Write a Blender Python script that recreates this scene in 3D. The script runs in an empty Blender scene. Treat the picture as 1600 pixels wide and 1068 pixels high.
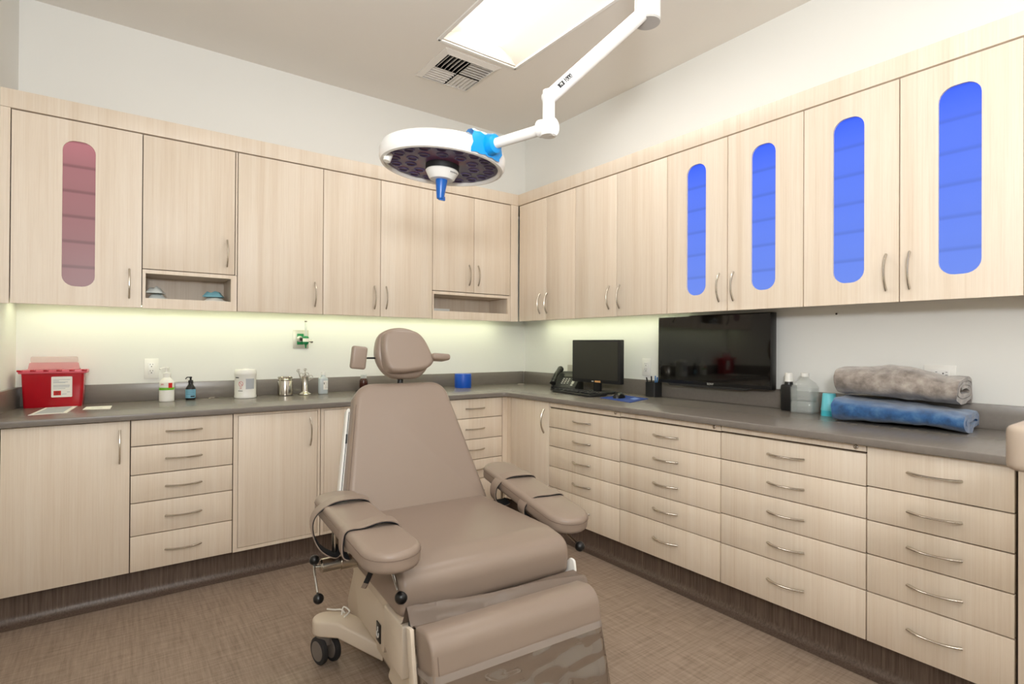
import bpy, bmesh, math, random
from mathutils import Matrix, Vector
random.seed(7)
COL = bpy.context.scene.collection
PI = math.pi
WM = {}                      # world matrix of every object made here


# ------------------------------------------------------------------ materials
def lin(c):
    return tuple((v / 12.92 if v <= 0.04045 else ((v + 0.055) / 1.055) ** 2.4) for v in c)


def rgb(r, g, b):
    return lin((r / 255, g / 255, b / 255)) + (1.0,)


def mat(name, col=(.8, .8, .8, 1), rough=.5, metal=0.0, **k):
    m = bpy.data.materials.new(name)
    m.use_nodes = True
    b = m.node_tree.nodes['Principled BSDF']
    b.inputs['Base Color'].default_value = col
    b.inputs['Roughness'].default_value = rough
    b.inputs['Metallic'].default_value = metal
    for a, v in k.items():
        b.inputs[a.replace('_', ' ')].default_value = v
    return m


def nd(m, t, **k):
    n = m.node_tree.nodes.new(t)
    for a, v in k.items():
        setattr(n, a, v)
    return n


def lk(m, a, b):
    m.node_tree.links.new(a, b)


def ramp(m, fac, stops):
    r = nd(m, 'ShaderNodeValToRGB')
    e = r.color_ramp.elements
    e[0].position, e[0].color = stops[0]
    e[1].position, e[1].color = stops[-1]
    for p, c in stops[1:-1]:
        x = e.new(p)
        x.color = c
    lk(m, fac, r.inputs['Fac'])
    return r.outputs['Color']


def noise(m, vec, scale, detail=3, rough=.55):
    n = nd(m, 'ShaderNodeTexNoise')
    n.inputs['Scale'].default_value = scale
    n.inputs['Detail'].default_value = detail
    n.inputs['Roughness'].default_value = rough
    if vec is not None:
        lk(m, vec, n.inputs['Vector'])
    return n.outputs['Fac']


def vscale(m, vec, s):
    n = nd(m, 'ShaderNodeVectorMath', operation='MULTIPLY')
    lk(m, vec, n.inputs[0])
    n.inputs[1].default_value = s
    return n.outputs['Vector']


def mixc(m, fac, a, b, mode='MIX'):
    n = nd(m, 'ShaderNodeMix', data_type='RGBA', blend_type=mode)
    if hasattr(fac, 'type'):
        lk(m, fac, n.inputs[0])
    else:
        n.inputs[0].default_value = fac
    for v, i in ((a, 6), (b, 7)):
        if hasattr(v, 'type'):
            lk(m, v, n.inputs[i])
        else:
            n.inputs[i].default_value = v
    return n.outputs[2]


def bump(m, h, strength, dist=.002):
    n = nd(m, 'ShaderNodeBump')
    n.inputs['Strength'].default_value = strength
    n.inputs['Distance'].default_value = dist
    lk(m, h, n.inputs['Height'])
    lk(m, n.outputs['Normal'], m.node_tree.nodes['Principled BSDF'].inputs['Normal'])


def pos(m):
    return nd(m, 'ShaderNodeNewGeometry').outputs['Position']


def base(m):
    return m.node_tree.nodes['Principled BSDF'].inputs['Base Color']


def wood(name, tint=1.0):
    m = mat(name, rough=.42)
    p = pos(m)
    s = nd(m, 'ShaderNodeSeparateXYZ')
    lk(m, p, s.inputs[0])
    a = nd(m, 'ShaderNodeMath', operation='ADD')
    lk(m, s.outputs[0], a.inputs[0])
    lk(m, s.outputs[1], a.inputs[1])
    c = nd(m, 'ShaderNodeCombineXYZ')
    lk(m, a.outputs[0], c.inputs[0])
    lk(m, s.outputs[2], c.inputs[2])
    v = c.outputs[0]
    broad = noise(m, vscale(m, v, (16, 1, .35)), 1.0, 3, .6)
    fine = noise(m, vscale(m, v, (130, 1, 1.6)), 1.0, 4, .65)
    hair = noise(m, vscale(m, v, (420, 1, 9)), 1.0, 2, .6)
    t = tint
    A = tuple(x * t for x in rgb(238, 226, 210)[:3]) + (1,)
    B = tuple(x * t for x in rgb(229, 213, 193)[:3]) + (1,)
    D = tuple(x * t for x in rgb(216, 196, 172)[:3]) + (1,)
    c1 = ramp(m, broad, [(.28, D), (.46, B), (.72, A)])
    c2 = ramp(m, fine, [(.3, D), (.55, A), (.75, B)])
    c3 = mixc(m, .36, c1, c2)
    c4 = ramp(m, hair, [(.35, (.93, .92, .91, 1)), (.6, (1, 1, 1, 1))])
    lk(m, mixc(m, .5, c3, c4, 'MULTIPLY'), base(m))
    bump(m, hair, .05, .0006)
    return m


M = {}
M['wood'] = wood('pale_wood_laminate')
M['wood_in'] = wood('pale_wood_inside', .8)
M['gap'] = mat('cabinet_shadow_gap', rgb(96, 78, 62), .8)


def paint(name, c, r=.7):
    m = mat(name, c, r)
    n = noise(m, pos(m), 180, 3)
    bump(m, n, .05, .001)
    return m


M['wall'] = paint('wall_paint', rgb(234, 234, 230))
M['ceil'] = paint('ceiling_paint', rgb(230, 226, 220))

# woven vinyl floor
m = M['floor'] = mat('woven_vinyl_floor', rough=.42)
p = pos(m)
na = noise(m, vscale(m, p, (85, 5, 1)), 1, 3, .7)
nb = noise(m, vscale(m, p, (5, 85, 1)), 1, 3, .7)
nc = noise(m, vscale(m, p, (500, 500, 1)), 1, 2, .6)
ca = ramp(m, na, [(.30, rgb(104, 87, 75)), (.50, rgb(155, 138, 122)), (.72, rgb(188, 168, 153))])
cb = ramp(m, nb, [(.30, rgb(108, 91, 79)), (.50, rgb(155, 138, 122)), (.72, rgb(186, 166, 151))])
cc = mixc(m, .5, ca, cb)
lk(m, mixc(m, .25, cc, ramp(m, nc, [(.3, rgb(110, 92, 78)), (.7, rgb(185, 165, 148))])), base(m))
bump(m, na, .12, .001)

m = M['cove'] = mat('floor_cove_base', rough=.35)
p = pos(m)
na = noise(m, vscale(m, p, (130, 130, 4)), 1, 3, .7)
lk(m, ramp(m, na, [(.3, rgb(78, 64, 56)), (.6, rgb(112, 95, 84)), (.8, rgb(132, 114, 102))]), base(m))

# solid surface counter
m = M['counter'] = mat('taupe_solid_surface', rough=.27, Specular_IOR_Level=.6)
p = pos(m)
na = noise(m, vscale(m, p, (14, 60, 60)), 1, 4, .6)
lk(m, ramp(m, na, [(.25, rgb(119, 112, 105)), (.75, rgb(125, 118, 111))]), base(m))

m = M['vinyl'] = mat('taupe_upholstery_vinyl', rgb(149, 132, 119), .36, Specular_IOR_Level=.5)
n1 = noise(m, pos(m), 900, 2)
bump(m, n1, .06, .0006)
m = M['vinyl_d'] = mat('loose_vinyl_flap', rgb(166, 149, 136), .24)
M['seam'] = mat('seam_thread', rgb(120, 102, 90), .6)
M['beige'] = mat('beige_plastic_cover', rgb(222, 208, 190), .38)
M['beige_d'] = mat('beige_metal_base', rgb(186, 172, 152), .4)
M['black'] = mat('black_plastic', rgb(17, 17, 18), .3)
M['black_m'] = mat('black_matte_plastic', rgb(24, 24, 25), .55)
M['key'] = mat('black_key_plastic', rgb(38, 38, 40), .45)
M['velcro'] = mat('black_velcro', rgb(14, 14, 18), .95)
M['rubber'] = mat('caster_rubber', rgb(40, 39, 40), .7)
M['grey'] = mat('grey_plastic', rgb(120, 112, 106), .5)
M['steel'] = mat('polished_steel', rgb(196, 190, 180), .14, 1.0)
M['nickel'] = mat('brushed_nickel', rgb(206, 199, 188), .22, 1.0)
M['chrome'] = mat('chrome_rod', rgb(205, 203, 198), .12, 1.0)
M['white'] = mat('white_gloss_enamel', rgb(240, 239, 236), .25)
M['white_p'] = mat('white_plastic', rgb(238, 237, 232), .4)
M['paper'] = mat('white_paper', rgb(240, 238, 230), .7)
M['print'] = mat('grey_print', rgb(176, 180, 186), .7)
M['ink'] = mat('dark_ink', rgb(40, 40, 44), .7)
M['pinkink'] = mat('red_ink', rgb(200, 60, 70), .7)
M['red'] = mat('red_translucent_plastic', rgb(176, 4, 26), .22)
M['redlid'] = mat('pink_translucent_lid', rgb(228, 96, 112), .3, Alpha=.9)
M['pinkflap'] = mat('clear_pink_flap', rgb(236, 170, 172), .2, Alpha=.55)
M['clearlid'] = mat('clear_tray_plastic', rgb(240, 222, 212), .2, Alpha=.42)
M['redsq'] = mat('red_label_square', rgb(205, 30, 22), .6)
M['green'] = mat('oxygen_green', rgb(16, 130, 74), .35)
M['labelgreen'] = mat('label_green', rgb(112, 190, 40), .5)
M['plate'] = mat('satin_wall_plate', rgb(206, 204, 192), .35, .3)
M['blue'] = mat('blue_plastic', rgb(10, 82, 190), .4)
M['tape'] = mat('blue_tape', rgb(4, 150, 230), .3)
M['tapedk'] = mat('blue_grip_tape', rgb(6, 92, 178), .3)
M['pad'] = mat('blue_mouse_pad', rgb(22, 62, 140), .7)
M['padlt'] = mat('light_blue_print', rgb(120, 150, 210), .7)
M['cyan_lt'] = mat('light_cyan_plastic_cup', rgb(112, 208, 222), .35)
M['cyan'] = mat('cyan_plastic_cup', rgb(70, 196, 214), .35)
M['lblue'] = mat('pale_blue_label', rgb(120, 176, 200), .5)
M['brown'] = mat('amber_bottle', rgb(64, 28, 18), .15)
M['orange'] = mat('orange_sticker', rgb(222, 168, 104), .6)
M['screen'] = mat('dark_monitor_screen', rgb(34, 33, 27), .35)
M['tv'] = mat('glossy_tv_screen', rgb(10, 9, 9), .04, Specular_IOR_Level=.5)
M['pen'] = mat('blue_pen', rgb(60, 120, 180), .4)
M['dark'] = mat('dark_void', rgb(18, 17, 20), .9)
M['slat'] = mat('vent_white_metal', rgb(222, 218, 212), .5)
M['wrapblue'] = mat('blue_wrapper', rgb(120, 176, 192), .4)
M['wrap'] = mat('white_wrapper', rgb(206, 214, 214), .4)
M['phonegrey'] = mat('phone_label_strip', rgb(190, 190, 182), .5)


def glass(name, c, rough=.05, ior=1.45, alpha=1.0, tw=1.0):
    return mat(name, c, rough, 0, Transmission_Weight=tw, IOR=ior, Alpha=alpha)


M['clear'] = mat('clear_plastic', rgb(222, 228, 224), .08, 0, Alpha=.24, Specular_IOR_Level=.8)
M['water'] = mat('clear_water', rgb(206, 214, 212), .04, 0, Alpha=.18, Specular_IOR_Level=.6)
M['liq'] = mat('cloudy_gel', rgb(204, 213, 216), .25, 0, Alpha=.8)
M['frost'] = glass('milky_bottle_plastic', rgb(226, 230, 228), .3, 1.3, tw=.45)
m = M['cover'] = bpy.data.materials.new('clear_vinyl_cover')
m.use_nodes = True
m.node_tree.nodes.remove(m.node_tree.nodes['Principled BSDF'])
tr = nd(m, 'ShaderNodeBsdfTransparent')
tr.inputs[0].default_value = (.80, .78, .76, 1)
gl = nd(m, 'ShaderNodeBsdfGlossy')
gl.inputs['Roughness'].default_value = .07
gl.inputs['Color'].default_value = (.9, .88, .85, 1)
bp = nd(m, 'ShaderNodeBump')
bp.inputs['Strength'].default_value = 1.0
bp.inputs['Distance'].default_value = .05
lk(m, noise(m, vscale(m, pos(m), (6, 6, 11)), 1, 1.5, .4), bp.inputs['Height'])
lk(m, bp.outputs[0], gl.inputs['Normal'])
ms = nd(m, 'ShaderNodeMixShader')
ms.inputs[0].default_value = .26
lk(m, tr.outputs[0], ms.inputs[1])
lk(m, gl.outputs[0], ms.inputs[2])
lk(m, ms.outputs[0], m.node_tree.nodes['Material Output'].inputs[0])
M['coverhem'] = mat('vinyl_cover_hem', rgb(176, 164, 156), .3, 0, Alpha=.7)


def fabric(name, a, b, c):
    m = mat(name, rough=.95, Sheen_Weight=.5)
    n1 = noise(m, pos(m), 22, 4, .6)
    n2 = noise(m, pos(m), 420, 2)
    lk(m, ramp(m, n1, [(.3, a), (.5, b), (.72, c)]), base(m))
    bump(m, n2, .7, .003)
    return m


M['fleece_grey'] = fabric('grey_fleece', rgb(112, 103, 96), rgb(150, 140, 132), rgb(184, 175, 166))
M['fleece_blue'] = fabric('blue_fleece', rgb(22, 58, 96), rgb(36, 86, 138), rgb(78, 118, 160))


def emis(name, c, s):
    m = mat(name, (0, 0, 0, 1), .6)
    b = m.node_tree.nodes['Principled BSDF']
    b.inputs['Base Color'].default_value = c
    b.inputs['Emission Color'].default_value = c
    b.inputs['Emission Strength'].default_value = s
    return m


E_TROFFER = 9.5
M['lamp'] = emis('troffer_diffuser', (1, .97, .93, 1), E_TROFFER)
M['lampside'] = mat('troffer_reflector', (.62, .57, .50, 1), .5)
M['led'] = emis('undercabinet_led', (.95, 1, .66, 1), 16.0)


def lit_pane(name, top, bottom, line, s, shelves):
    """self-luminous frosted panel: vertical glow and shelf shadows are painted into the emission colour"""
    m = mat(name, tuple(x * .12 for x in bottom[:3]) + (1,), .3)
    b = m.node_tree.nodes['Principled BSDF']
    b.inputs['Specular IOR Level'].default_value = .2
    z = nd(m, 'ShaderNodeSeparateXYZ')
    lk(m, pos(m), z.inputs[0])
    mr = nd(m, 'ShaderNodeMapRange')
    mr.inputs['From Min'].default_value = 1.51
    mr.inputs['From Max'].default_value = 2.245
    lk(m, z.outputs[2], mr.inputs[0])
    c = ramp(m, mr.outputs[0], [(0, bottom), (.8, tuple((a + d) / 2 for a, d in zip(top, bottom))), (1, top)])  # painted gradient stands in for a light inside the cabinet
    # shelf shadows painted into the glow as dark bands; no shelves modelled
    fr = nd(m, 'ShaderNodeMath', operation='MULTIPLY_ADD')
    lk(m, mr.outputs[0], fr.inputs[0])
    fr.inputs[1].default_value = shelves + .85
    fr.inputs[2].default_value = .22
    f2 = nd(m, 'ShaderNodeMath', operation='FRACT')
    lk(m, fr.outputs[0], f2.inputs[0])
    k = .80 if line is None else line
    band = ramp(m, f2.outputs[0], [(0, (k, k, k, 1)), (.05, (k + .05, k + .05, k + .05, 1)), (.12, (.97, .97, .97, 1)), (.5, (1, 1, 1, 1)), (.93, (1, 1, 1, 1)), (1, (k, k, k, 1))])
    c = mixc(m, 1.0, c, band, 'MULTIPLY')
    lk(m, c, b.inputs['Emission Color'])
    b.inputs['Emission Strength'].default_value = s
    return m


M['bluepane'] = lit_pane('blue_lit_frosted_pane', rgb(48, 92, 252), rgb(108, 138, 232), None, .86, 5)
M['blueshelf'] = emis('blue_lit_shelf_edge', rgb(72, 96, 205), .9)
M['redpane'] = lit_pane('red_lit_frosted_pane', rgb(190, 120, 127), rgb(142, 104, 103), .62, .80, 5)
M['redshelf'] = emis('red_lit_shelf_edge', rgb(112, 78, 86), .5)

m = M['lens'] = mat('lamp_lens_glass', rough=.3, Specular_IOR_Level=.25)
n1 = noise(m, pos(m), 7, 3, .6)
lk(m, ramp(m, n1, [(.28, rgb(46, 72, 62)), (.42, rgb(76, 64, 92)), (.56, rgb(90, 68, 104)), (.75, rgb(118, 58, 84))]), base(m))
M['ledlens'] = mat('led_lens_ring', rgb(84, 74, 112), .3, Specular_IOR_Level=.3)


# ------------------------------------------------------------------ geometry helpers
def new():
    return bmesh.new()


def box(bm, x0, x1, y0, y1, z0, z1, bev=0.0, seg=2):
    t = bmesh.new()
    bmesh.ops.create_cube(t, size=1)
    for v in t.verts:
        v.co = Vector((x0 + (v.co.x + .5) * (x1 - x0), y0 + (v.co.y + .5) * (y1 - y0), z0 + (v.co.z + .5) * (z1 - z0)))
    if bev > 0:
        bmesh.ops.bevel(t, geom=list(t.edges), offset=bev, segments=seg, profile=.5, affect='EDGES', clamp_overlap=True)
    join(bm, t)


def join(bm, t, mtx=None):
    if mtx is not None:
        bmesh.ops.transform(t, matrix=mtx, verts=t.verts)
    mp = {}
    for v in t.verts:
        mp[v] = bm.verts.new(v.co)
    for f in t.faces:
        try:
            bm.faces.new([mp[v] for v in f.verts]).smooth = f.smooth
        except ValueError:
            pass
    t.free()


def round_poly(pts, r, n=5):
    """2D polygon with rounded corners; r a number or a list"""
    out = []
    k = len(pts)
    for i in range(k):
        ri = r[i] if isinstance(r, (list, tuple)) else r
        p0, p1, p2 = Vector(pts[i - 1]), Vector(pts[i]), Vector(pts[(i + 1) % k])
        a, b = (p0 - p1), (p2 - p1)
        if ri <= 1e-6:
            out.append(tuple(p1))
            continue
        la, lb = a.length, b.length
        a.normalize()
        b.normalize()
        ang = a.angle(b)
        d = min(ri / math.tan(ang / 2), la * .48, lb * .48)
        rr = d * math.tan(ang / 2)
        cen = p1 + (a + b).normalized() * (rr / math.sin(ang / 2))
        s, e = p1 + a * d - cen, p1 + b * d - cen
        a0 = math.atan2(s.y, s.x)
        a1 = math.atan2(e.y, e.x)
        dd = (a1 - a0 + PI) % (2 * PI) - PI
        for j in range(n + 1):
            t = a0 + dd * j / n
            out.append((cen.x + rr * math.cos(t), cen.y + rr * math.sin(t)))
    return out


def prism(bm, poly, h0, h1, mtx=None, bev=0.0, seg=3, both=True, smooth=True):
    """extrude a 2D polygon (x,y) from z=h0 to h1; rim bevel; then transform"""
    t = bmesh.new()
    lo = [t.verts.new((x, y, h0)) for x, y in poly]
    hi = [t.verts.new((x, y, h1)) for x, y in poly]
    t.faces.new(list(reversed(lo)))
    t.faces.new(hi)
    n = len(poly)
    for i in range(n):
        t.faces.new((lo[i], lo[(i + 1) % n], hi[(i + 1) % n], hi[i]))
    bmesh.ops.recalc_face_normals(t, faces=t.faces)
    if bev > 0:
        ed = []
        for e in t.edges:
            zs = [v.co.z for v in e.verts]
            if abs(zs[0] - zs[1]) < 1e-9 and (abs(zs[0] - h1) < 1e-9 or both):
                ed.append(e)
        bmesh.ops.bevel(t, geom=ed, offset=bev, segments=seg, profile=.5, affect='EDGES', clamp_overlap=True)
    if smooth:
        for f in t.faces:
            f.smooth = True
    join(bm, t, mtx)


# frames for prism: local (x, y, h) -> world axes
def frame(ex, ey, ez, o=(0, 0, 0)):
    return Matrix(((ex[0], ey[0], ez[0], o[0]), (ex[1], ey[1], ez[1], o[1]), (ex[2], ey[2], ez[2], o[2]), (0, 0, 0, 1)))


YZX = frame((0, 1, 0), (0, 0, 1), (1, 0, 0))       # poly in (y,z), extruded along x
XZY = frame((1, 0, 0), (0, 0, 1), (0, -1, 0))      # poly in (x,z), extruded along -y


def tube(bm, path, r, seg=12, caps=True, smooth=True, flat=1.0):
    pts = [Vector(p) for p in path]
    n = len(pts)
    rs = r if isinstance(r, (list, tuple)) else [r] * n
    tang = []
    for i in range(n):
        a = pts[max(i - 1, 0)]
        b = pts[min(i + 1, n - 1)]
        tang.append((b - a).normalized())
    up = Vector((0, 0, 1)) if abs(tang[0].z) < .9 else Vector((1, 0, 0))
    u = tang[0].cross(up).normalized()
    rings = []
    for i in range(n):
        u = (u - tang[i] * u.dot(tang[i])).normalized()
        w = tang[i].cross(u)
        ring = []
        for j in range(seg):
            a = 2 * PI * j / seg
            ring.append(bm.verts.new(pts[i] + (u * math.cos(a) * flat + w * math.sin(a)) * rs[i]))
        rings.append(ring)
    for i in range(n - 1):
        for j in range(seg):
            f = bm.faces.new((rings[i][j], rings[i][(j + 1) % seg], rings[i + 1][(j + 1) % seg], rings[i + 1][j]))
            f.smooth = smooth
    if caps:
        bm.faces.new(list(reversed(rings[0])))
        bm.faces.new(rings[-1])


def lathe(bm, prof, o=(0, 0, 0), seg=28, mtx=None, smooth=True):
    t = bmesh.new()
    rings = []
    for r, z in prof:
        if r < 1e-6:
            rings.append([t.verts.new((0, 0, z))])
        else:
            rings.append([t.verts.new((r * math.cos(2 * PI * j / seg), r * math.sin(2 * PI * j / seg), z)) for j in range(seg)])
    for a, b in zip(rings, rings[1:]):
        for j in range(seg):
            k = (j + 1) % seg
            if len(a) == 1 and len(b) == 1:
                continue
            if len(a) == 1:
                f = t.faces.new((a[0], b[k], b[j]))
            elif len(b) == 1:
                f = t.faces.new((a[j], a[k], b[0]))
            else:
                f = t.faces.new((a[j], a[k], b[k], b[j]))
            f.smooth = smooth
    bmesh.ops.recalc_face_normals(t, faces=t.faces)
    mm = Matrix.Translation(o)
    if mtx is not None:
        mm = mm @ mtx
    join(bm, t, mm)


def ball(bm, c, r, sx=1, sy=1, sz=1, u=20, v=14):
    t = bmesh.new()
    bmesh.ops.create_uvsphere(t, u_segments=u, v_segments=v, radius=r)
    for f in t.faces:
        f.smooth = True
    join(bm, t, Matrix.Translation(c) @ Matrix.Diagonal((sx, sy, sz, 1)))


def ribbon(bm, path, wdir, w, th):
    """flat strap: path of points, width along wdir, thickness th"""
    pts = [Vector(p) for p in path]
    wd = Vector(wdir).normalized() * (w / 2)
    n = len(pts)
    rows = []
    for i in range(n):
        t = (pts[min(i + 1, n - 1)] - pts[max(i - 1, 0)]).normalized()
        nn = t.cross(wd).normalized() * (th / 2)
        rows.append([bm.verts.new(pts[i] - wd - nn), bm.verts.new(pts[i] + wd - nn), bm.verts.new(pts[i] + wd + nn), bm.verts.new(pts[i] - wd + nn)])
    for a, b in zip(rows, rows[1:]):
        for j in range(4):
            k = (j + 1) % 4
            f = bm.faces.new((a[j], a[k], b[k], b[j]))
            f.smooth = j in (0, 2)
    bm.faces.new(list(reversed(rows[0])))
    bm.faces.new(rows[-1])


def smooth_path(pts, n=6):
    """Catmull-Rom"""
    P = [Vector(p) for p in pts]
    out = []
    for i in range(len(P) - 1):
        p0, p1, p2, p3 = P[max(i - 1, 0)], P[i], P[i + 1], P[min(i + 2, len(P) - 1)]
        for j in range(n):
            t = j / n
            out.append(.5 * ((2 * p1) + (p2 - p0) * t + (2 * p0 - 5 * p1 + 4 * p2 - p3) * t * t + (3 * p1 - p0 - 3 * p2 + p3) * t ** 3))
    out.append(P[-1])
    return out


# ------------------------------------------------------------------ objects
def thing(name, label, cat, loc=(0, 0, 0), rotz=0.0, group=None):
    o = bpy.data.objects.new(name, None)
    o.empty_display_size = .05
    COL.objects.link(o)
    o.location = loc
    o.rotation_euler = (0, 0, rotz)
    WM[o] = Matrix.Translation(loc) @ Matrix.Rotation(rotz, 4, 'Z')
    tag(o, label, cat, group)
    return o


def tag(o, label, cat, group=None):
    o['label'] = label
    o['category'] = cat
    if group:
        o['group'] = group
    return o


def obj(name, bm, m, parent=None, world=False, label=None, auto=35, loc=None):
    """link bm as one mesh object; world=True: coordinates given in world space, moved into the parent's space"""
    bmesh.ops.recalc_face_normals(bm, faces=bm.faces)
    if parent is not None and world:
        bmesh.ops.transform(bm, matrix=WM[parent].inverted(), verts=bm.verts)
    if loc is not None:
        bmesh.ops.transform(bm, matrix=Matrix.Translation(-Vector(loc)), verts=bm.verts)
    me = bpy.data.meshes.new(name)
    bm.to_mesh(me)
    bm.free()
    if auto:
        for p in me.polygons:
            p.use_smooth = True
        me.set_sharp_from_angle(angle=math.radians(auto))
    me.materials.append(m)
    o = bpy.data.objects.new(name, me)
    COL.objects.link(o)
    if parent is not None:
        o.parent = parent
    if loc is not None:
        o.location = loc
    WM[o] = (WM[parent] if parent is not None else Matrix()) @ Matrix.Translation(loc or (0, 0, 0))
    if label:
        o['label'] = label
    return o


def put(src, parent, mtx):
    """copy of a mesh object as a child, placed by mtx given in world space"""
    o = src.copy()
    COL.objects.link(o)
    o.parent = parent
    o.matrix_basis = WM[parent].inverted() @ mtx
    WM[o] = mtx
    return o


def struct(name, bm, m, auto=35):
    o = obj(name, bm, m, auto=auto)
    o['kind'] = 'structure'
    return o


def text_bm(s, size, mtx, ext=.0004):
    cu = bpy.data.curves.new('t', 'FONT')
    cu.body = s
    cu.size = size
    cu.extrude = ext
    cu.align_x = 'CENTER'
    cu.align_y = 'CENTER'
    to = bpy.data.objects.new('t', cu)
    COL.objects.link(to)
    dg = bpy.context.evaluated_depsgraph_get()
    me = bpy.data.meshes.new_from_object(to.evaluated_get(dg))
    t = bmesh.new()
    t.from_mesh(me)
    bmesh.ops.transform(t, matrix=mtx, verts=t.verts)
    bpy.data.objects.remove(to)
    bpy.data.curves.remove(cu)
    bpy.data.meshes.remove(me)
    return t


# ------------------------------------------------------------------ room
H = 3.02
XL, YB = -3.36, -5.2           # far end of the side wall, wall behind the camera
UD, BD, CD, TK = .2897, .6536, .6837, .5786      # depth of overhead fronts, base fronts, counter edge, toe kick
ZU, ZD, ZF = 1.4157, 2.338, 2.432
ZB, ZC = .151, .90

b = new()
box(b, XL - .1, .1, YB - .1, .1, -.06, 0)
struct('floor', b, M['floor'])
b = new()
box(b, XL - .1, 0, 0, .1, 0, H)
struct('wall_back', b, M['wall'])
b = new()
box(b, 0, .1, YB, .1, 0, H)
struct('wall_right', b, M['wall'])
b = new()
prism(b, [(-3.302, 0), (-3.336, -.32), (XL, -.7), (XL, YB), (XL - .1, YB), (XL - .1, 0)], 0, H, smooth=False)
struct('wall_left', b, M['wall'])
b = new()
box(b, XL - .1, .1, YB - .1, YB, 0, H)
struct('wall_front', b, M['wall'])

# ceiling with openings for the light fixture, the added fill fixture and the vent
LX0, LX1 = -1.377, -.806
HOLES = [(LX0, LX1, -2.16, -.939), (LX0, LX1, -4.75, -3.53), (-1.262, -.925, -.862, -.515)]
xs = sorted({XL - .1, .1} | {h[0] for h in HOLES} | {h[1] for h in HOLES})
ys = sorted({YB - .1, .1} | {h[2] for h in HOLES} | {h[3] for h in HOLES})
b = new()
for x0, x1 in zip(xs, xs[1:]):
    for y0, y1 in zip(ys, ys[1:]):
        cx, cy = (x0 + x1) / 2, (y0 + y1) / 2
        if any(h[0] < cx < h[1] and h[2] < cy < h[3] for h in HOLES):
            continue
        t = [b.verts.new(p) for p in ((x0, y0, H), (x0, y1, H), (x1, y1, H), (x1, y0, H))]
        b.faces.new(t)
        t2 = [b.verts.new(p) for p in ((x0, y0, H + .12), (x1, y0, H + .12), (x1, y1, H + .12), (x0, y1, H + .12))]
        b.faces.new(t2)
bmesh.ops.remove_doubles(b, verts=b.verts, dist=1e-5)
struct('ceiling', b, M['ceil'])
b = new()
box(b, XL - .1, .1, YB - .1, .1, H + .22, H + .25)
struct('trim_7', b, M['dark'])


def troffer(h, label):
    x0, x1, y0, y1 = h
    t = thing('ceiling_light', label, 'ceiling light', ((x0 + x1) / 2, (y0 + y1) / 2, H), group='recessed ceiling lights')
    b = new()
    w = .018
    for a in ((x0 - .006, x0 + w, y0, y1), (x1 - w, x1 + .006, y0, y1), (x0, x1, y0 - .006, y0 + w), (x0, x1, y1 - w, y1 + .006)):
        box(b, *a, H - .006, H + .05, .002)
    obj('frame', b, M['white'], t, True)
    cx = (x0 + x1) / 2
    for s in (-1, 1):
        b = new()
        a = cx + s * .105
        e = cx + s * ((x1 - x0) / 2 - .018)
        prof = [(a, H + .085), (a + (e - a) * .3, H + .08), (a + (e - a) * .7, H + .05), (e, H + .005), (e, H + .1), (a, H + .1)]
        prism(b, prof, -y1 + .018, -y0 - .018, XZY)
        obj('reflector', b, M['lampside'], t, True)
    b = new()
    prof = []
    for i in range(13):
        u = -1 + 2 * i / 12
        prof.append((cx + u * .105, H + .085 - .075 * (1 - u * u) ** .6))
    prof += [(cx + .105, H + .1), (cx - .105, H + .1)]
    prism(b, prof, -y1 + .03, -y0 - .03, XZY)
    obj('diffuser', b, M['lamp'], t, True)
    b = new()
    box(b, x0 + .018, x1 - .018, y1 - .03, y1 - .018, H + .002, H + .1)
    box(b, x0 + .018, x1 - .018, y0 + .018, y0 + .03, H + .002, H + .1)
    box(b, x0, x1, y0, y1, H + .1, H + .11)
    obj('housing', b, M['lampside'], t, True)
    return t


troffer(HOLES[0], 'long white recessed fluorescent ceiling light beside the square air vent')
t2 = troffer(HOLES[1], 'added unseen white recessed ceiling light for room fill, over the white equipment stand')  # fixture added out of view behind the camera to fill the room

# air vent
vx0, vx1, vy0, vy1 = -1.296, -.891, -.899, -.476
t = thing('air_vent', 'square white ceiling air vent with four louvre quarters beside the recessed light', 'air vent', (-1.094, -.688, H))
b = new()
ix0, ix1, iy0, iy1 = HOLES[2]
for poly in ([(vx0, vy0), (vx1, vy0), (ix1, iy0), (ix0, iy0)], [(vx1, vy0), (vx1, vy1), (ix1, iy1), (ix1, iy0)],
             [(vx1, vy1), (vx0, vy1), (ix0, iy1), (ix1, iy1)], [(vx0, vy1), (vx0, vy0), (ix0, iy0), (ix0, iy1)]):
    lo = [b.verts.new((poly[0][0], poly[0][1], H - .004)), b.verts.new((poly[1][0], poly[1][1], H - .004)),
          b.verts.new((poly[2][0], poly[2][1], H - .018)), b.verts.new((poly[3][0], poly[3][1], H - .018))]
    hi = [b.verts.new((v.co.x, v.co.y, H + .003)) for v in lo]
    b.faces.new(lo)
    b.faces.new(list(reversed(hi)))
    for i in range(4):
        b.faces.new((lo[i], lo[(i + 1) % 4], hi[(i + 1) % 4], hi[i]))
bmesh.ops.remove_doubles(b, verts=b.verts, dist=1e-6)
obj('frame', b, M['slat'], t, True)
b = new()
box(b, ix0, ix1, iy0, iy1, H + .09, H + .1)
obj('duct_back', b, M['dark'], t, True)
cx, cy = (ix0 + ix1) / 2, (iy0 + iy1) / 2
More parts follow.
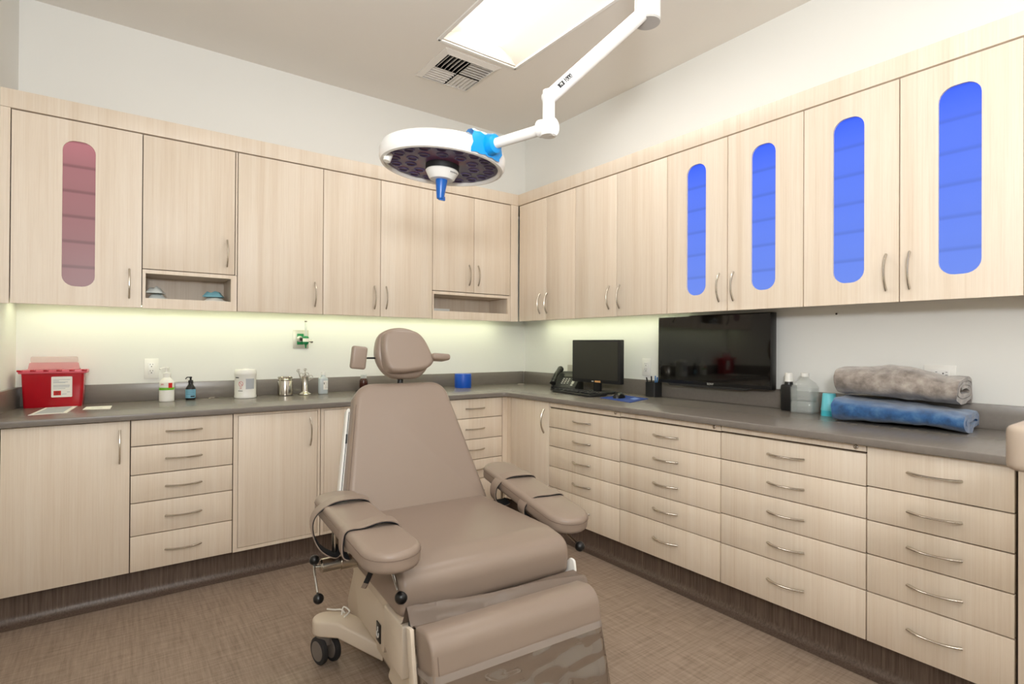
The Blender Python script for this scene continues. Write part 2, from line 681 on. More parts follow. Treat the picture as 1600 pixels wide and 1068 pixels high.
for qx, qy, along in ((0, 0, 'y'), (1, 0, 'x'), (0, 1, 'x'), (1, 1, 'y')):
    ax0, ax1 = (ix0, cx) if qx == 0 else (cx, ix1)
    ay0, ay1 = (iy0, cy) if qy == 0 else (cy, iy1)
    b = new()
    for i in range(6):
        f = (i + .5) / 6
        zt = .004 if (qx, qy) in ((1, 1), (0, 1)) else .02
        tilt = -.024 if qx == 0 else .016
        if along == 'y':
            x = ax0 + (ax1 - ax0) * f
            prism(b, [(x, H - .016), (x + .003, H - .016), (x + .003 - tilt, H + zt), (x - tilt, H + zt)], -ay1, -ay0, XZY, smooth=False)
        else:
            y = ay0 + (ay1 - ay0) * f
            ty = .016 if qy == 1 else -.012
            prism(b, [(y, H - .016), (y + .003, H - .016), (y + .003 - ty, H + zt), (y - ty, H + zt)], ax0, ax1, YZX, smooth=False)
    box(b, ax0, ax1, cy - .003, cy + .003, H - .016, H + .02)
    box(b, cx - .003, cx + .003, ay0, ay1, H - .016, H + .02)
    obj('louvre', b, M['slat'], t, True)

# cove base under the cabinets
b = new()
cov = [(-TK, ZB + .004), (-TK, .05)] + [(-TK - .035 * (1 - math.cos(a)), .05 - .046 * math.sin(a)) for a in (.3, .6, .9, 1.2, 1.5)] + [(-TK - .05, .0005), (-TK + .03, .0005), (-TK + .03, ZB + .004)]
prism(b, cov, XL + .0, -TK, YZX)
struct('baseboard_left', b, M['cove'])
b = new()
cov2 = [(x, z) for x, z in cov]
prism(b, cov2, TK, 3.43, XZY)
struct('baseboard_right', b, M['cove'])

# fascia along the top of the overhead cabinets, fillers
b = new()
box(b, -3.345, 0, -UD, -.001, ZD + .006, ZF, .001)
struct('trim_1', b, M['wood'])
b = new()
box(b, -UD, -.001, -3.42, -UD - .0005, ZD + .006, ZF, .001)
struct('trim_2', b, M['wood'])
b = new()
box(b, -3.345, -3.297, -UD, -UD + .018, ZU, ZD + .004)
struct('trim_3', b, M['wood'])
b = new()
box(b, -.362, -UD + .0, -UD, -UD + .018, ZU, ZD + .004)
struct('trim_4', b, M['wood'])
b = new()
box(b, -.692, -BD, -BD, -BD + .018, ZB, .868)
struct('trim_5', b, M['wood'])
b = new()
box(b, -BD, -BD + .018, -.699, -BD, ZB, .868)
struct('trim_6', b, M['wood'])

# ------------------------------------------------------------------ cabinet fronts
b = new()
hp = []
hr = []
for i in range(17):
    u = -1 + i / 8
    hp.append((0, -.002 - .026 * (1 - abs(u) ** 2.2), .075 * u))
    hr.append(.0072 - .0012 * (1 - u * u))
tube(b, hp, hr, 10, flat=.7)
HANDLE = obj('handle', b, M['nickel'])
HANDLE_ME = HANDLE.data
bpy.data.objects.remove(HANDLE)


def handle(parent, p, horizontal, side):
    """bow pull; side 'L' = fronts facing -y, 'R' = fronts facing -x"""
    m4 = Matrix.Translation(p)
    if side == 'R':
        m4 = m4 @ Matrix.Rotation(-PI / 2, 4, 'Z')
    if horizontal:
        m4 = m4 @ Matrix.Rotation(PI / 2, 4, 'Y')
    o = bpy.data.objects.new('handle', HANDLE_ME)
    COL.objects.link(o)
    o.parent = parent
    o.matrix_basis = WM[parent].inverted() @ m4
    WM[o] = m4
    return o


class Side:
    """a run of cabinets: s is the coordinate along the wall, d the distance from it"""
    def __init__(self, k):
        self.k = k

    def p(self, s, d, z):
        return (s, -d, z) if self.k == 'L' else (-d, s, z)

    def box(self, bm, s0, s1, d0, d1, z0, z1, bev=0.0):
        if self.k == 'L':
            box(bm, s0, s1, -d1, -d0, z0, z1, bev)
        else:
            box(bm, -d1, -d0, s0, s1, z0, z1, bev)

    def mtx(self):
        # prism poly (s,z), extruded from the wall outwards
        return frame((1, 0, 0), (0, 0, 1), (0, -1, 0)) if self.k == 'L' else frame((0, 1, 0), (0, 0, 1), (-1, 0, 0))


SL, SR = Side('L'), Side('R')
G = .0022                                  # half gap between fronts


RC = .032                                   # the overhead bottoms are set up behind the door edge


def carcass(S, t, s0, s1, d, z0, z1):
    """closed wooden box behind the fronts, slightly set back"""
    b = new()
    S.box(b, s0 + .0005, s1 - .0005, .002, d - .021, z0 + (RC if z0 > 1 else .001), z1)
    if z0 > 1:
        S.box(b, s0 + .0008, s1 - .0008, d - .024, d - .0205, z0 + .002, z0 + RC)
    obj('carcass', b, M['gap'], t, True)
    if z0 > 1:
        b = new()
        S.box(b, s0 + .0008, s1 - .0008, .004, d - .0225, z0 + RC - .004, z0 + RC - .0005)
        obj('underside', b, M['wood'], t, True)


def door(S, t, s0, s1, d, z0, z1, h=None, pane=None, hmid=None):
    b = new()
    if pane is None:
        S.box(b, s0 + G, s1 - G, d - .019, d, z0 + G, z1 - G, .0012)
        dd = obj('door', b, M['wood'], t, True)
    else:
        w0, w1, wz0, wz1, pm, sm = pane
        outer = [(s0 + G, z0 + G), (s1 - G, z0 + G), (s1 - G, z1 - G), (s0 + G, z1 - G)]
        inner = round_poly([(w0, wz0), (w1, wz0), (w1, wz1), (w0, wz1)], .052, 6)
        tb = bmesh.new()
        vs = {}
        for hgt in (d - .019, d):
            vo = [tb.verts.new((x, y, hgt)) for x, y in outer]
            vi = [tb.verts.new((x, y, hgt)) for x, y in inner]
            ed = [tb.edges.new((vo[i], vo[(i + 1) % 4])) for i in range(4)] + [tb.edges.new((vi[i], vi[(i + 1) % len(vi)])) for i in range(len(vi))]
            bmesh.ops.triangle_fill(tb, edges=ed, use_beauty=True)
            vs[hgt] = (vo, vi)
        for k in (0, 1):
            A, B = vs[d - .019][k], vs[d][k]
            for i in range(len(A)):
                j = (i + 1) % len(A)
                tb.faces.new((A[i], A[j], B[j], B[i]))
        join(b, tb, S.mtx())
        dd = obj('door', b, M['wood'], t, True, auto=30)
        b = new()
        prism(b, round_poly([(w0 - .002, wz0 - .002), (w1 + .002, wz0 - .002), (w1 + .002, wz1 + .002), (w0 - .002, wz1 + .002)], .054, 6), d - .016, d - .010, S.mtx(), smooth=False)
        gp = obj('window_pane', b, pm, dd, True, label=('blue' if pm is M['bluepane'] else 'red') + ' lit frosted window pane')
    if h is not None:
        zc = hmid
        handle(dd, S.p(h, d, zc), False, S.k)
    return dd


def drawers(S, t, s0, s1, d, zs, hz=None):
    hc = (s0 + s1) / 2
    for z1, z0 in zip(zs, zs[1:]):
        b = new()
        S.box(b, s0 + G, s1 - G, d - .019, d, z0 + G, z1 - G, .0012)
        dr = obj('drawer', b, M['wood'], t, True)
        hh = (z0 + z1) / 2 if (z1 - z0) < .16 else z1 - .085
        handle(dr, S.p(hc, d, hh), True, S.k)


def cubby(S, t, s0, s1, d, z0, z1, o):
    """face frame with a rectangular opening and a hollow box behind it"""
    o0, o1, oz0, oz1 = o
    b = new()
    S.box(b, s0 + G, o0, d - .019, d, z0, z1)
    S.box(b, o1, s1 - G, d - .019, d, z0, z1)
    S.box(b, o0, o1, d - .019, d, z0, oz0)
    S.box(b, o0, o1, d - .019, d, oz1, z1)
    bmesh.ops.remove_doubles(b, verts=b.verts, dist=1e-6)
    obj('face_frame', b, M['wood'], t, True)
    b = new()
    S.box(b, o0 - .012, o0 - .0002, .03, d - .0195, oz0 - .012, oz1 + .012)
    S.box(b, o1 + .0002, o1 + .012, .03, d - .0195, oz0 - .012, oz1 + .012)
    S.box(b, o0, o1, .03, d - .0195, oz0 - .012, oz0 - .0002)
    S.box(b, o0, o1, .03, d - .0195, oz1 + .0002, oz1 + .012)
    S.box(b, o0, o1, .018, .03, oz0, oz1)
    obj('cubby_box', b, M['wood_in'], t, True)


def shell(S, t, s0, s1, d, z0, z1, cut):
    """carcass above a cubby only"""
    b = new()
    S.box(b, s0 + .0005, s1 - .0005, .002, d - .021, cut, z1)
    S.box(b, s0 + .0008, s0 + .006, d - .024, d - .0205, z0 + .002, z1)
    S.box(b, s1 - .006, s1 - .0008, d - .024, d - .0205, z0 + .002, z1)
    obj('carcass', b, M['gap'], t, True)
    b = new()
    S.box(b, s0 + .0005, s1 - .0005, .002, d - .0195, z0 + RC - .004, z0 + RC)
    obj('underside', b, M['wood'], t, True)


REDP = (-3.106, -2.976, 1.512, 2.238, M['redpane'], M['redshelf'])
# overhead, back wall
t = thing('overhead_cabinet', 'pale wood overhead cabinet with one red-lit oblong window, above the red sharps container', 'cabinet', (-3.035, -.145, ZU), group='pale wood overhead cabinets')
carcass(SL, t, -3.295, -2.778, UD, ZU, ZD)
door(SL, t, -3.295, -2.778, UD, ZU, ZD, -2.833, REDP, 1.541)
t = thing('overhead_cabinet', 'pale wood overhead cabinet with one short door over an open cubby of wrapped packets', 'cabinet', (-2.55, -.145, ZU), group='pale wood overhead cabinets')
shell(SL, t, -2.778, -2.322, UD, ZU, ZD, 1.623)
door(SL, t, -2.778, -2.335, UD, 1.624, ZD, -2.376, None, 1.746)
b = new()
SL.box(b, -2.335 + G, -2.322 - G, UD - .019, UD, 1.624, ZD - G)
obj('filler_strip', b, M['wood'], t, True)
cubby(SL, t, -2.778, -2.322, UD, ZU, 1.622, (-2.762, -2.355, 1.470, 1.602))
t = thing('overhead_cabinet', 'plain pale wood single-door overhead cabinet above the steel jar and green oxygen outlet', 'cabinet', (-2.077, -.145, ZU), group='pale wood overhead cabinets')
carcass(SL, t, -2.322, -1.832, UD, ZU, ZD)
door(SL, t, -2.322, -1.832, UD, ZU, ZD, -1.882, None, 1.540)
t = thing('overhead_cabinet', 'plain pale wood two-door overhead cabinet behind the round surgical light', 'cabinet', (-1.445, -.145, ZU), group='pale wood overhead cabinets')
carcass(SL, t, -1.832, -1.057, UD, ZU, ZD)
door(SL, t, -1.832, -1.449, UD, ZU, ZD, -1.491, None, 1.543)
door(SL, t, -1.449, -1.057, UD, ZU, ZD, -1.409, None, 1.545)
t = thing('overhead_cabinet', 'pale wood overhead cabinet by the corner, two short doors over an open cubby', 'cabinet', (-.71, -.145, ZU), group='pale wood overhead cabinets')
shell(SL, t, -1.057, -.363, UD, ZU, ZD, 1.619)
door(SL, t, -1.057, -.706, UD, 1.619, ZD, -.749, None, 1.750)
door(SL, t, -.706, -.367, UD, 1.619, ZD, -.669, None, 1.752)
cubby(SL, t, -1.057, -.362, UD, ZU, 1.616, (-1.044, -.391, 1.474, 1.595))

# overhead, right wall   (s runs along y, so larger s is nearer the corner)
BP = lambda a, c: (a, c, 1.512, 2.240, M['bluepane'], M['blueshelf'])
for s1, sm, s0, lab, panes in (
        (-.306, -.643, -.958, 'plain pale wood two-door overhead cabinet next to the inner corner, above the desk phone', None),
        (-.958, -1.349, -1.744, 'plain pale wood two-door overhead cabinet above the computer monitor', None),
        (-1.744, -2.130, -2.521, 'pale wood overhead cabinet with two blue-lit oblong windows, right above the television', ((-2.000, -1.877), (-2.387, -2.262))),
        (-2.521, -2.906, -3.285, 'pale wood overhead cabinet with two blue-lit oblong windows, above the folded blankets', ((-2.776, -2.650), (-3.168, -3.036)))):
    t = thing('overhead_cabinet', lab, 'cabinet', (-.145, (s0 + s1) / 2, ZU), group='pale wood overhead cabinets')
    carcass(SR, t, s0, s1, UD, ZU, ZD)
    for a, c, hh, k in ((sm, s1, sm + .047, 0), (s0, sm, sm - .036, 1)):
        if s1 > -.4:
            hh = sm + .071 if k == 0 else sm - .012
        if -1 < s1 < -.9:
            hh = sm + .064 if k == 0 else sm - .026
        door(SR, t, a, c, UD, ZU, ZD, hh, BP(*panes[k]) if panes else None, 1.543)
    if s0 < -3.2:
        b = new()
        SR.box(b, -3.42, s0 - G, .002, UD, ZU, ZD)
        obj('end_panel', b, M['wood'], t, True)

# base cabinets, back wall
t = thing('base_cabinet', 'wide pale wood single-door base cabinet below the red sharps container', 'cabinet', (-3.05, -.33, ZB), group='pale wood base cabinets')
carcass(SL, t, -3.278, -2.829, BD, ZB, .868)
door(SL, t, -3.278, -2.829, BD, ZB, .868, -2.870, None, .749)
b = new()
SL.box(b, -3.35, -3.28, BD - .02, BD, ZB, .868)
obj('filler_strip', b, M['wood'], t, True)
t = thing('drawer_cabinet', 'pale wood five-drawer base cabinet below the pump bottles', 'cabinet', (-2.61, -.33, ZB), group='pale wood base cabinets')
carcass(SL, t, -2.829, -2.396, BD, ZB, .868)
drawers(SL, t, -2.829, -2.396, BD, (.868, .742, .607, .475, .320, ZB))
t = thing('base_cabinet', 'pale wood base cabinet with one inset framed door below the white wipes canister', 'cabinet', (-2.17, -.33, ZB), group='pale wood base cabinets')
carcass(SL, t, -2.396, -1.951, BD, ZB, .868)


def framed(S, t, s0, s1, doors, hs):
    b = new()
    d0, d1 = doors[0][0], doors[-1][1]
    S.box(b, s0 + G, d0, BD - .019, BD, ZB, .868)
    S.box(b, d1, s1 - G, BD - .019, BD, ZB, .868)
    S.box(b, d0, d1, BD - .019, BD, ZB, .168)
    S.box(b, d0, d1, BD - .019, BD, .856, .868)
    obj('face_frame', b, M['wood'], t, True)
    for (a, c), h in zip(doors, hs):
        door(S, t, a, c, BD - .001, .168, .856, h, None, .742)


framed(SL, t, -2.396, -1.951, [(-2.373, -1.966)], [-2.007])
t = thing('base_cabinet', 'pale wood base cabinet with inset framed doors, mostly hidden behind the chair back', 'cabinet', (-1.55, -.33, ZB), group='pale wood base cabinets')
carcass(SL, t, -1.951, -1.146, BD, ZB, .868)
framed(SL, t, -1.951, -1.146, [(-1.932, -1.549), (-1.549, -1.166)], [-1.59, -1.508])
t = thing('drawer_cabinet', 'pale wood drawer cabinet below the blue roll, partly hidden by the chair', 'cabinet', (-.92, -.33, ZB), group='pale wood base cabinets')
carcass(SL, t, -1.146, -.694, BD, ZB, .868)
drawers(SL, t, -1.146, -.694, BD, (.866, .733, .591, .453, .32, ZB))

# base cabinets, right wall
t = thing('base_cabinet', 'narrow pale wood one-door base cabinet at the inner corner of the counter', 'cabinet', (-.33, -.91, ZB), group='pale wood base cabinets')
carcass(SR, t, -1.114, -.70, BD, ZB, .868)
door(SR, t, -1.114, -.70, BD, ZB, .868, -1.067, None, .741)
for s1, s0, lab, z in ((-1.114, -1.715, 'pale wood five-drawer base cabinet with lock rail, below the computer mouse', (.832, .710, .591, .463, .333, ZB)),
                       (-1.715, -2.328, 'pale wood five-drawer base cabinet with lock rail, below the television', (.836, .716, .596, .465, .335, ZB)),
                       (-2.328, -2.923, 'pale wood five-drawer base cabinet with lock rail, below the clear jug', (.838, .716, .597, .470, .334, ZB)),
                       (-2.923, -3.332, 'pale wood five-drawer base cabinet without lock rail, at the open end of the counter', (.868, .720, .596, .472, .334, ZB))):
    t = thing('drawer_cabinet', lab, 'cabinet', (-.33, (s0 + s1) / 2, ZB), group='pale wood base cabinets')
    carcass(SR, t, s0, s1, BD, ZB, .868)
    if s0 > -3:
        b = new()
        SR.box(b, s0 + G, s1 - G, BD - .03, BD - .004, z[0] + .006, .868)
        rl = obj('lock_rail', b, M['wood'], t, True)
        b = new()
        lathe(b, [(0, 0), (.0085, 0), (.0085, .003), (.006, .0045), (.0055, .003), (0, .003)], (0, 0, 0), 18,
              Matrix.Translation((-BD + .004, s0 + .036, .857)) @ Matrix.Rotation(-PI / 2, 4, 'Y'))
        lo = obj('lock', b, M['nickel'], t, True)
        b = new()
        box(b, -BD - .0002, -BD + .002, s0 + .035, s0 + .037, .854, .860)
        obj('keyhole', b, M['dark'], lo, True)
        drawers(SR, t, s0, s1, BD, z)
    else:
        drawers(SR, t, s0, s1, BD, z)
        b = new()
        SR.box(b, -3.43, s0 - .006, .002, BD - .003, .0, .868)
        obj('end_panel', b, M['wood'], t, True)

# ------------------------------------------------------------------ counter
t = thing('countertop', 'taupe grey solid surface countertop running around both walls', 'countertop', (-1.8, -.34, .87))
R0 = .035
poly = [(-3.352, 0), (0, 0), (0, -3.43), (-CD, -3.43), (-CD, -CD), (-3.352, -CD)]
poly[0] = (-3.301, -.001)
poly[1] = (-.001, -.001)
poly[2] = (-.001, -3.43)
pl = round_poly(poly, [0, 0, 0, 0, .05, 0], 6)
b = new()
prism(b, pl, .870, ZC, None, .005, 3, smooth=False)
obj('worktop', b, M['counter'], t, True)
for nm, bx in (('b', (-3.30, -.0205, -.02, -.001)), ('r', (-.02, -.001, -3.43, -.0205))):
    b = new()
    box(b, bx[0], bx[1], bx[2], bx[3], ZC, 1.0005, .002)
    o = obj('backsplash', b, M['counter'])
    tag(o, 'taupe grey backsplash strip along the ' + ('wall behind the sharps container and jars' if nm == 'b' else 'wall behind the monitor and the blankets'), 'backsplash', 'counter backsplashes')
b = new()
prism(b, [(-3.302, -.022), (-3.335, -.33), (-3.357, -.68), (-3.337, -.68), (-3.315, -.33), (-3.283, -.022)], ZC, 1.0005, None, .001, 2, smooth=False)
o = obj('backsplash', b, M['counter'])
tag(o, 'short taupe grey backsplash strip on the side wall beside the red sharps container', 'backsplash', 'counter backsplashes')
b = new()
lathe(b, [(0, 0), (.03, 0), (.03, .002), (.026, .004), (0, .004)], (-.145, -.146, ZC))
o = obj('cable_grommet', b, M['grey'], None)
tag(o, 'small round grey cable grommet in the counter at the room corner', 'cable grommet')

# under-cabinet light strips
for nm, bx, lab in (('L', (-3.28, -.30, -.135, -.105), 'slim greenish light strip under the overhead cabinets on the sharps container wall'),
                    ('R', (-.135, -.105, -1.72, -.31), 'slim greenish light strip under the overhead cabinets above the monitor')):
    t = thing('mounted_light_strip', lab, 'light strip', ((bx[0] + bx[1]) / 2, (bx[2] + bx[3]) / 2, ZU + RC), group='under-cabinet light strips')
    b = new()
    box(b, *bx, ZU + RC - .011, ZU + RC - .0045, .001)
    obj('housing', b, M['white_p'], t, True)
    b = new()
    box(b, bx[0] + .004, bx[1] - .004, bx[2] + .004, bx[3] - .004, ZU + RC - .014, ZU + RC - .0112)
    obj('diffuser', b, M['led'], t, True)


# ------------------------------------------------------------------ wall plates
def outlet(label, p, w, h, side, horiz=False):
    t = thing('power_outlet', label, 'outlet', p, 0 if side == 'L' else -PI / 2, 'white wall outlets')
    b = new()
    box(b, -w / 2, w / 2, -.006, -.0005, -h / 2, h / 2, .002)
    obj('cover_plate', b, M['white_p'], t)
    b = new()
    iw, ih = (.034, .068) if not horiz else (.066, .034)
    box(b, -iw / 2, iw / 2, -.009, -.0058, -ih / 2, ih / 2, .001)
    f = obj('socket', b, M['white'], t)
    for s in (-1, 1):
        b = new()
        for dx, dz, rw, rh in ((-.006, .006, .002, .008), (.006, .006, .002, .007), (0, -.006, .005, .005)):
            x, z = dx, dz + s * .018
            if horiz:
                x, z = dz + s * .018, dx
                rw, rh = rh, rw
            box(b, x - rw / 2, x + rw / 2, -.0094, -.0085, z - rh / 2, z + rh / 2)
        obj('slot', b, M['ink'], f)
    return t


outlet('white duplex power outlet on the wall above the pump sanitizer', (-2.720, 0, 1.083), .070, .115, 'L')
outlet('white power outlet on the wall between the monitor and the television', (0, -1.355, 1.085), .070, .115, 'R')
outlet('white horizontal power outlet on the wall behind the grey blanket', (0, -2.964, 1.118), .115, .070, 'R', True)
b = new()
lathe(b, [(0, 0), (.005, 0), (.004, .004), (0, .005)], (0, -2.544, 1.394), 12, Matrix.Rotation(-PI / 2, 4, 'Y'))
o = obj('wall_screw', b, M['ink'], None)
tag(o, 'tiny dark screw in the bare wall under the blue-lit cabinets', 'screw')

# oxygen outlet with flowmeter
t = thing('oxygen_flowmeter', 'green medical oxygen outlet with clear flowmeter tube on the back wall', 'oxygen outlet', (-1.888, 0, 1.26))
b = new()
box(b, -1.938, -1.838, -.004, -.0005, 1.199, 1.322, .001)
obj('wall_plate', b, M['plate'], t, True)
b = new()
box(b, -1.914, -1.872, -.014, -.004, 1.225, 1.298, .003)
obj('green_panel', b, M['green'], t, True)
b = new()
lathe(b, [(0, 0), (.02, 0), (.02, .006), (.012, .012), (.012, .02), (0, .02)], (-1.899, -.014, 1.262), 20, Matrix.Rotation(PI / 2, 4, 'X'))
obj('gas_socket', b, M['plate'], t, True)
b = new()
tube(b, [(-1.899, -.03, 1.262), (-1.872, -.05, 1.258)], .011)
obj('coupling', b, M['black'], t, True)
b = new()
lathe(b, [(0, -.05), (.004, -.05), (.006, -.03), (.016, -.022), (.019, -.012), (.019, .022), (.012, .03), (0, .03)], (-1.872, -.06, 1.252))
obj('green_body', b, M['green'], t, True)
b = new()
lathe(b, [(.0195, -.008), (.0195, .014), (.019, .014), (.019, -.008)], (-1.872, -.06, 1.252))
obj('flow_label', b, M['paper'], t, True)
b = new()
lathe(b, [(0, .03), (.0075, .03), (.0075, .118), (.005, .124), (0, .125)], (-1.872, -.06, 1.252), 16)
ft = obj('flow_tube', b, M['frost'], t, True)
b = new()
lathe(b, [(0, .122), (.008, .122), (.008, .130), (0, .130)], (-1.872, -.06, 1.252), 16)
obj('tube_cap', b, M['grey'], ft, True)
b = new()
tube(b, [(-1.855, -.06, 1.248), (-1.842, -.062, 1.246)], .005)
tube(b, [(-1.842, -.062, 1.246), (-1.828, -.064, 1.246)], .011, 14)
obj('flow_knob', b, M['chrome'], t, True)


# ------------------------------------------------------------------ things on the back counter
def ring_label(bm, r, z0, z1, a0, a1, n=16, o=(0, 0)):
    """curved patch on a cylinder between angles a0..a1 (degrees)"""
    for i in range(n):
        A = math.radians(a0 + (a1 - a0) * i / n)
        B = math.radians(a0 + (a1 - a0) * (i + 1) / n)
        v = [bm.verts.new((o[0] + r * math.cos(x), o[1] + r * math.sin(x), z)) for x, z in ((A, z0), (B, z0), (B, z1), (A, z1))]
        bm.faces.new(v)
    bmesh.ops.remove_doubles(bm, verts=bm.verts, dist=1e-6)


# direction from the counter items to the room (label centre), degrees
FACE = -100

t = thing('sharps_container', 'red translucent sharps disposal container with pink flip lid on the counter', 'sharps container', (-3.142, -.092, ZC), math.radians(-5))
prof = [(-.120, -.042), (.120, -.042), (.120, .042), (-.120, .042)]
b = new()
tb = bmesh.new()
for k, (z, sx, sy) in enumerate(((0, .965, .95), (.004, .975, .97), (.172, 1.045, 1.06))):
    for x, y in round_poly(prof, .012, 4):
        tb.verts.new((x * sx, y * sy, z))
tb.verts.ensure_lookup_table()
n = len(round_poly(prof, .012, 4))
tb.faces.new(list(reversed(tb.verts[:n])))
tb.faces.new(tb.verts[2 * n:3 * n])
for k in range(2):
    for i in range(n):
        j = (i + 1) % n
        tb.faces.new((tb.verts[k * n + i], tb.verts[k * n + j], tb.verts[(k + 1) * n + j], tb.verts[(k + 1) * n + i]))
join(b, tb)
obj('bin_body', b, M['red'], t)
b = new()
prism(b, round_poly([(-.137, -.052), (.137, -.052), (.137, .05), (-.137, .05)], .012, 4), .172, .190, None, .004, 2)
lid = obj('lid', b, M['redlid'], t)
for k in range(6):
    b = new()
    x = -.128 + k * .0512
    box(b, x - .011, x + .011, -.056, -.046, .183, .192, .002)
    obj('lid_clip', b, M['red'], lid)
b = new()
prism(b, round_poly([(-.105, .190), (.105, .190), (.098, .228), (-.098, .228)], .006, 3), .005, .012, XZY)
box(b, -.105, .105, -.03, .02, .190, .196, .002)
obj('flap', b, M['pinkflap'], t)
b = new()
prism(b, round_poly([(-.096, .226), (.096, .226), (.094, .258), (-.094, .258)], .006, 3), .0, .004, XZY)
obj('clear_tray', b, M['clearlid'], t)
b = new()
tilt = Matrix.Translation((0, -.0412, 0)) @ Matrix.Rotation(math.radians(1.3), 4, 'X')
prism(b, round_poly([(-.006, .050), (.078, .050), (.078, .156), (-.006, .156)], .004, 3), .0012, .0026, tilt @ XZY, smooth=False)
lb = obj('label_sheet', b, M['paper'], t)
b = new()
for k, (x0, x1, z) in enumerate(((.002, .07, .140), (.002, .025, .134), (.002, .06, .128), (.002, .05, .124), (.002, .068, .112), (.002, .068, .107), (.002, .066, .102), (.002, .05, .094), (.036, .055, .066), (.057, .069, .076))):
    prism(b, [(x0, z - .0012), (x1, z - .0012), (x1, z + .0012), (x0, z + .0012)], .0026, .0029, tilt @ XZY, smooth=False)
obj('printed_lines', b, M['print'], lb)
b = new()
prism(b, [(.003, .060), (.033, .060), (.033, .083), (.003, .083)], .0026, .0031, tilt @ XZY, smooth=False)
rs = obj('biohazard_square', b, M['redsq'], lb)
b = new()
c0 = (.018, .0715)
for k in range(3):
    a = PI / 2 + k * 2 * PI / 3
    cc = (c0[0] + .0052 * math.cos(a), c0[1] + .0052 * math.sin(a))
    pts = [Vector((cc[0] + .0046 * math.cos(a + q), -.0034, cc[1] + .0046 * math.sin(a + q))) for q in [math.radians(x) for x in range(30, 331, 25)]]
    tt = bmesh.new()
    tube(tt, pts, .0008, 6)
    join(b, tt, tilt)
obj('biohazard_mark', b, M['ink'], lb)


def flat_sheet(name, label, cat, pts, z, m, group=None, th=.0012):
    cx = sum(p[0] for p in pts) / 4
    cy = sum(p[1] for p in pts) / 4
    b = new()
    prism(b, [(x - cx, y - cy) for x, y in pts], 0, th, None, smooth=False)
    t = thing(name, label, cat, (cx, cy, z), 0, group)
    return t, b, (cx, cy)


t, b, c = flat_sheet('laminated_card', 'white bordered laminated instruction card lying in front of the sharps container', 'card', [(-3.207, -.485), (-3.072, -.465), (-3.046, -.135), (-3.172, -.150)], ZC, None)
obj('card_sheet', b, M['paper'], t)
b = new()
q = [(-3.190, -.455), (-3.087, -.440), (-3.066, -.165), (-3.162, -.178)]
prism(b, [(x - c[0], y - c[1]) for x, y in q], .0012, .0016, None, smooth=False)
obj('printed_area', b, M['print'], t)
t, b, c = flat_sheet('paper_slip', 'small white printed paper slip on the counter beside the laminated card', 'paper slip', [(-3.018, -.355), (-2.908, -.385), (-2.901, -.225), (-3.008, -.215)], ZC, None)
obj('slip_sheet', b, M['paper'], t)
b = new()
prism(b, [(-2.985 - c[0], -.30 - c[1]), (-2.94 - c[0], -.31 - c[1]), (-2.94 - c[0], -.30 - c[1]), (-2.985 - c[0], -.29 - c[1])], .0012, .0016, None, smooth=False)
obj('printed_area', b, M['print'], t)

# pump sanitizer
t = thing('sanitizer_bottle', 'white pump sanitizer bottle with green band and red square on its label', 'bottle', (-2.652, -.120, ZC), 0, 'bottles on the back counter')
b = new()
lathe(b, [(0, 0), (.034, 0), (.037, .004), (.037, .10), (.035, .112), (.022, .130), (.017, .136), (.017, .146), (0, .146)])
obj('bottle_body', b, M['white_p'], t)
b = new()
ring_label(b, .0375, .082, .108, FACE - 60, FACE + 70)
obj('upper_label', b, M['paper'], t)
b = new()
ring_label(b, .0377, .066, .080, FACE - 75, FACE + 80)
obj('green_band', b, M['labelgreen'], t)
b = new()
ring_label(b, .0379, .078, .106, FACE + 18, FACE + 50)
obj('red_square', b, M['redsq'], t)
b = new()
join(b, text_bm('3M', .012, Matrix.Translation((-.024, -.0318, .098)) @ Matrix.Rotation(math.radians(-32), 4, 'Z') @ Matrix.Rotation(PI / 2, 4, 'X')))
obj('logo_text', b, M['pinkink'], t)
b = new()
lathe(b, [(0, .146), (.019, .146), (.019, .160), (.008, .164), (.007, .184), (.012, .186), (.012, .194), (0, .196)])
tube(b, smooth_path([(0, 0, .190), (-.02, -.012, .190), (-.034, -.02, .184)], 4), .0045, 8)
obj('pump', b, M['white_p'], t)

# dark pump bottle
t = thing('dropper_bottle', 'small black pump bottle with pale blue label beside the white sanitizer', 'bottle', (-2.532, -.090, ZC), 0, 'bottles on the back counter')
b = new()
lathe(b, [(0, 0), (.024, 0), (.026, .003), (.026, .062), (.024, .072), (.013, .088), (.011, .092), (.011, .10), (0, .10)])
obj('bottle_body', b, M['black'], t)
b = new()
ring_label(b, .0265, .012, .062, FACE - 80, FACE + 80)
lb = obj('label_sheet', b, M['lblue'], t)
b = new()
ring_label(b, .0268, .018, .025, FACE + 5, FACE + 55)
for z in (.034, .044, .054):
    ring_label(b, .0268, z, z + .0012, FACE - 45, FACE + 50)
obj('printed_lines', b, M['ink'], lb)
b = new()
lathe(b, [(0, .10), (.013, .10), (.013, .113), (.005, .116), (.005, .126), (.007, .128), (.007, .134), (0, .136)])
tube(b, smooth_path([(0, 0, .131), (-.018, -.008, .132), (-.027, -.012, .122)], 4), .003, 8)
obj('pump', b, M['black'], t)

# clear wrapper scrap
b = new()
rnd = random.Random(3)
g = [[b.verts.new((-.03 + .012 * i, -.012 + .008 * j, .001 + .006 * rnd.random() * (0 < i < 5))) for j in range(4)] for i in range(6)]
for i in range(5):
    for j in range(3):
        b.faces.new((g[i][j], g[i + 1][j], g[i + 1][j + 1], g[i][j + 1]))
o = obj('plastic_wrapper', b, M['clearlid'], None)
o.location = (-2.405, -.07, ZC + .001)
tag(o, 'crumpled clear plastic wrapper scrap lying by the backsplash', 'wrapper')

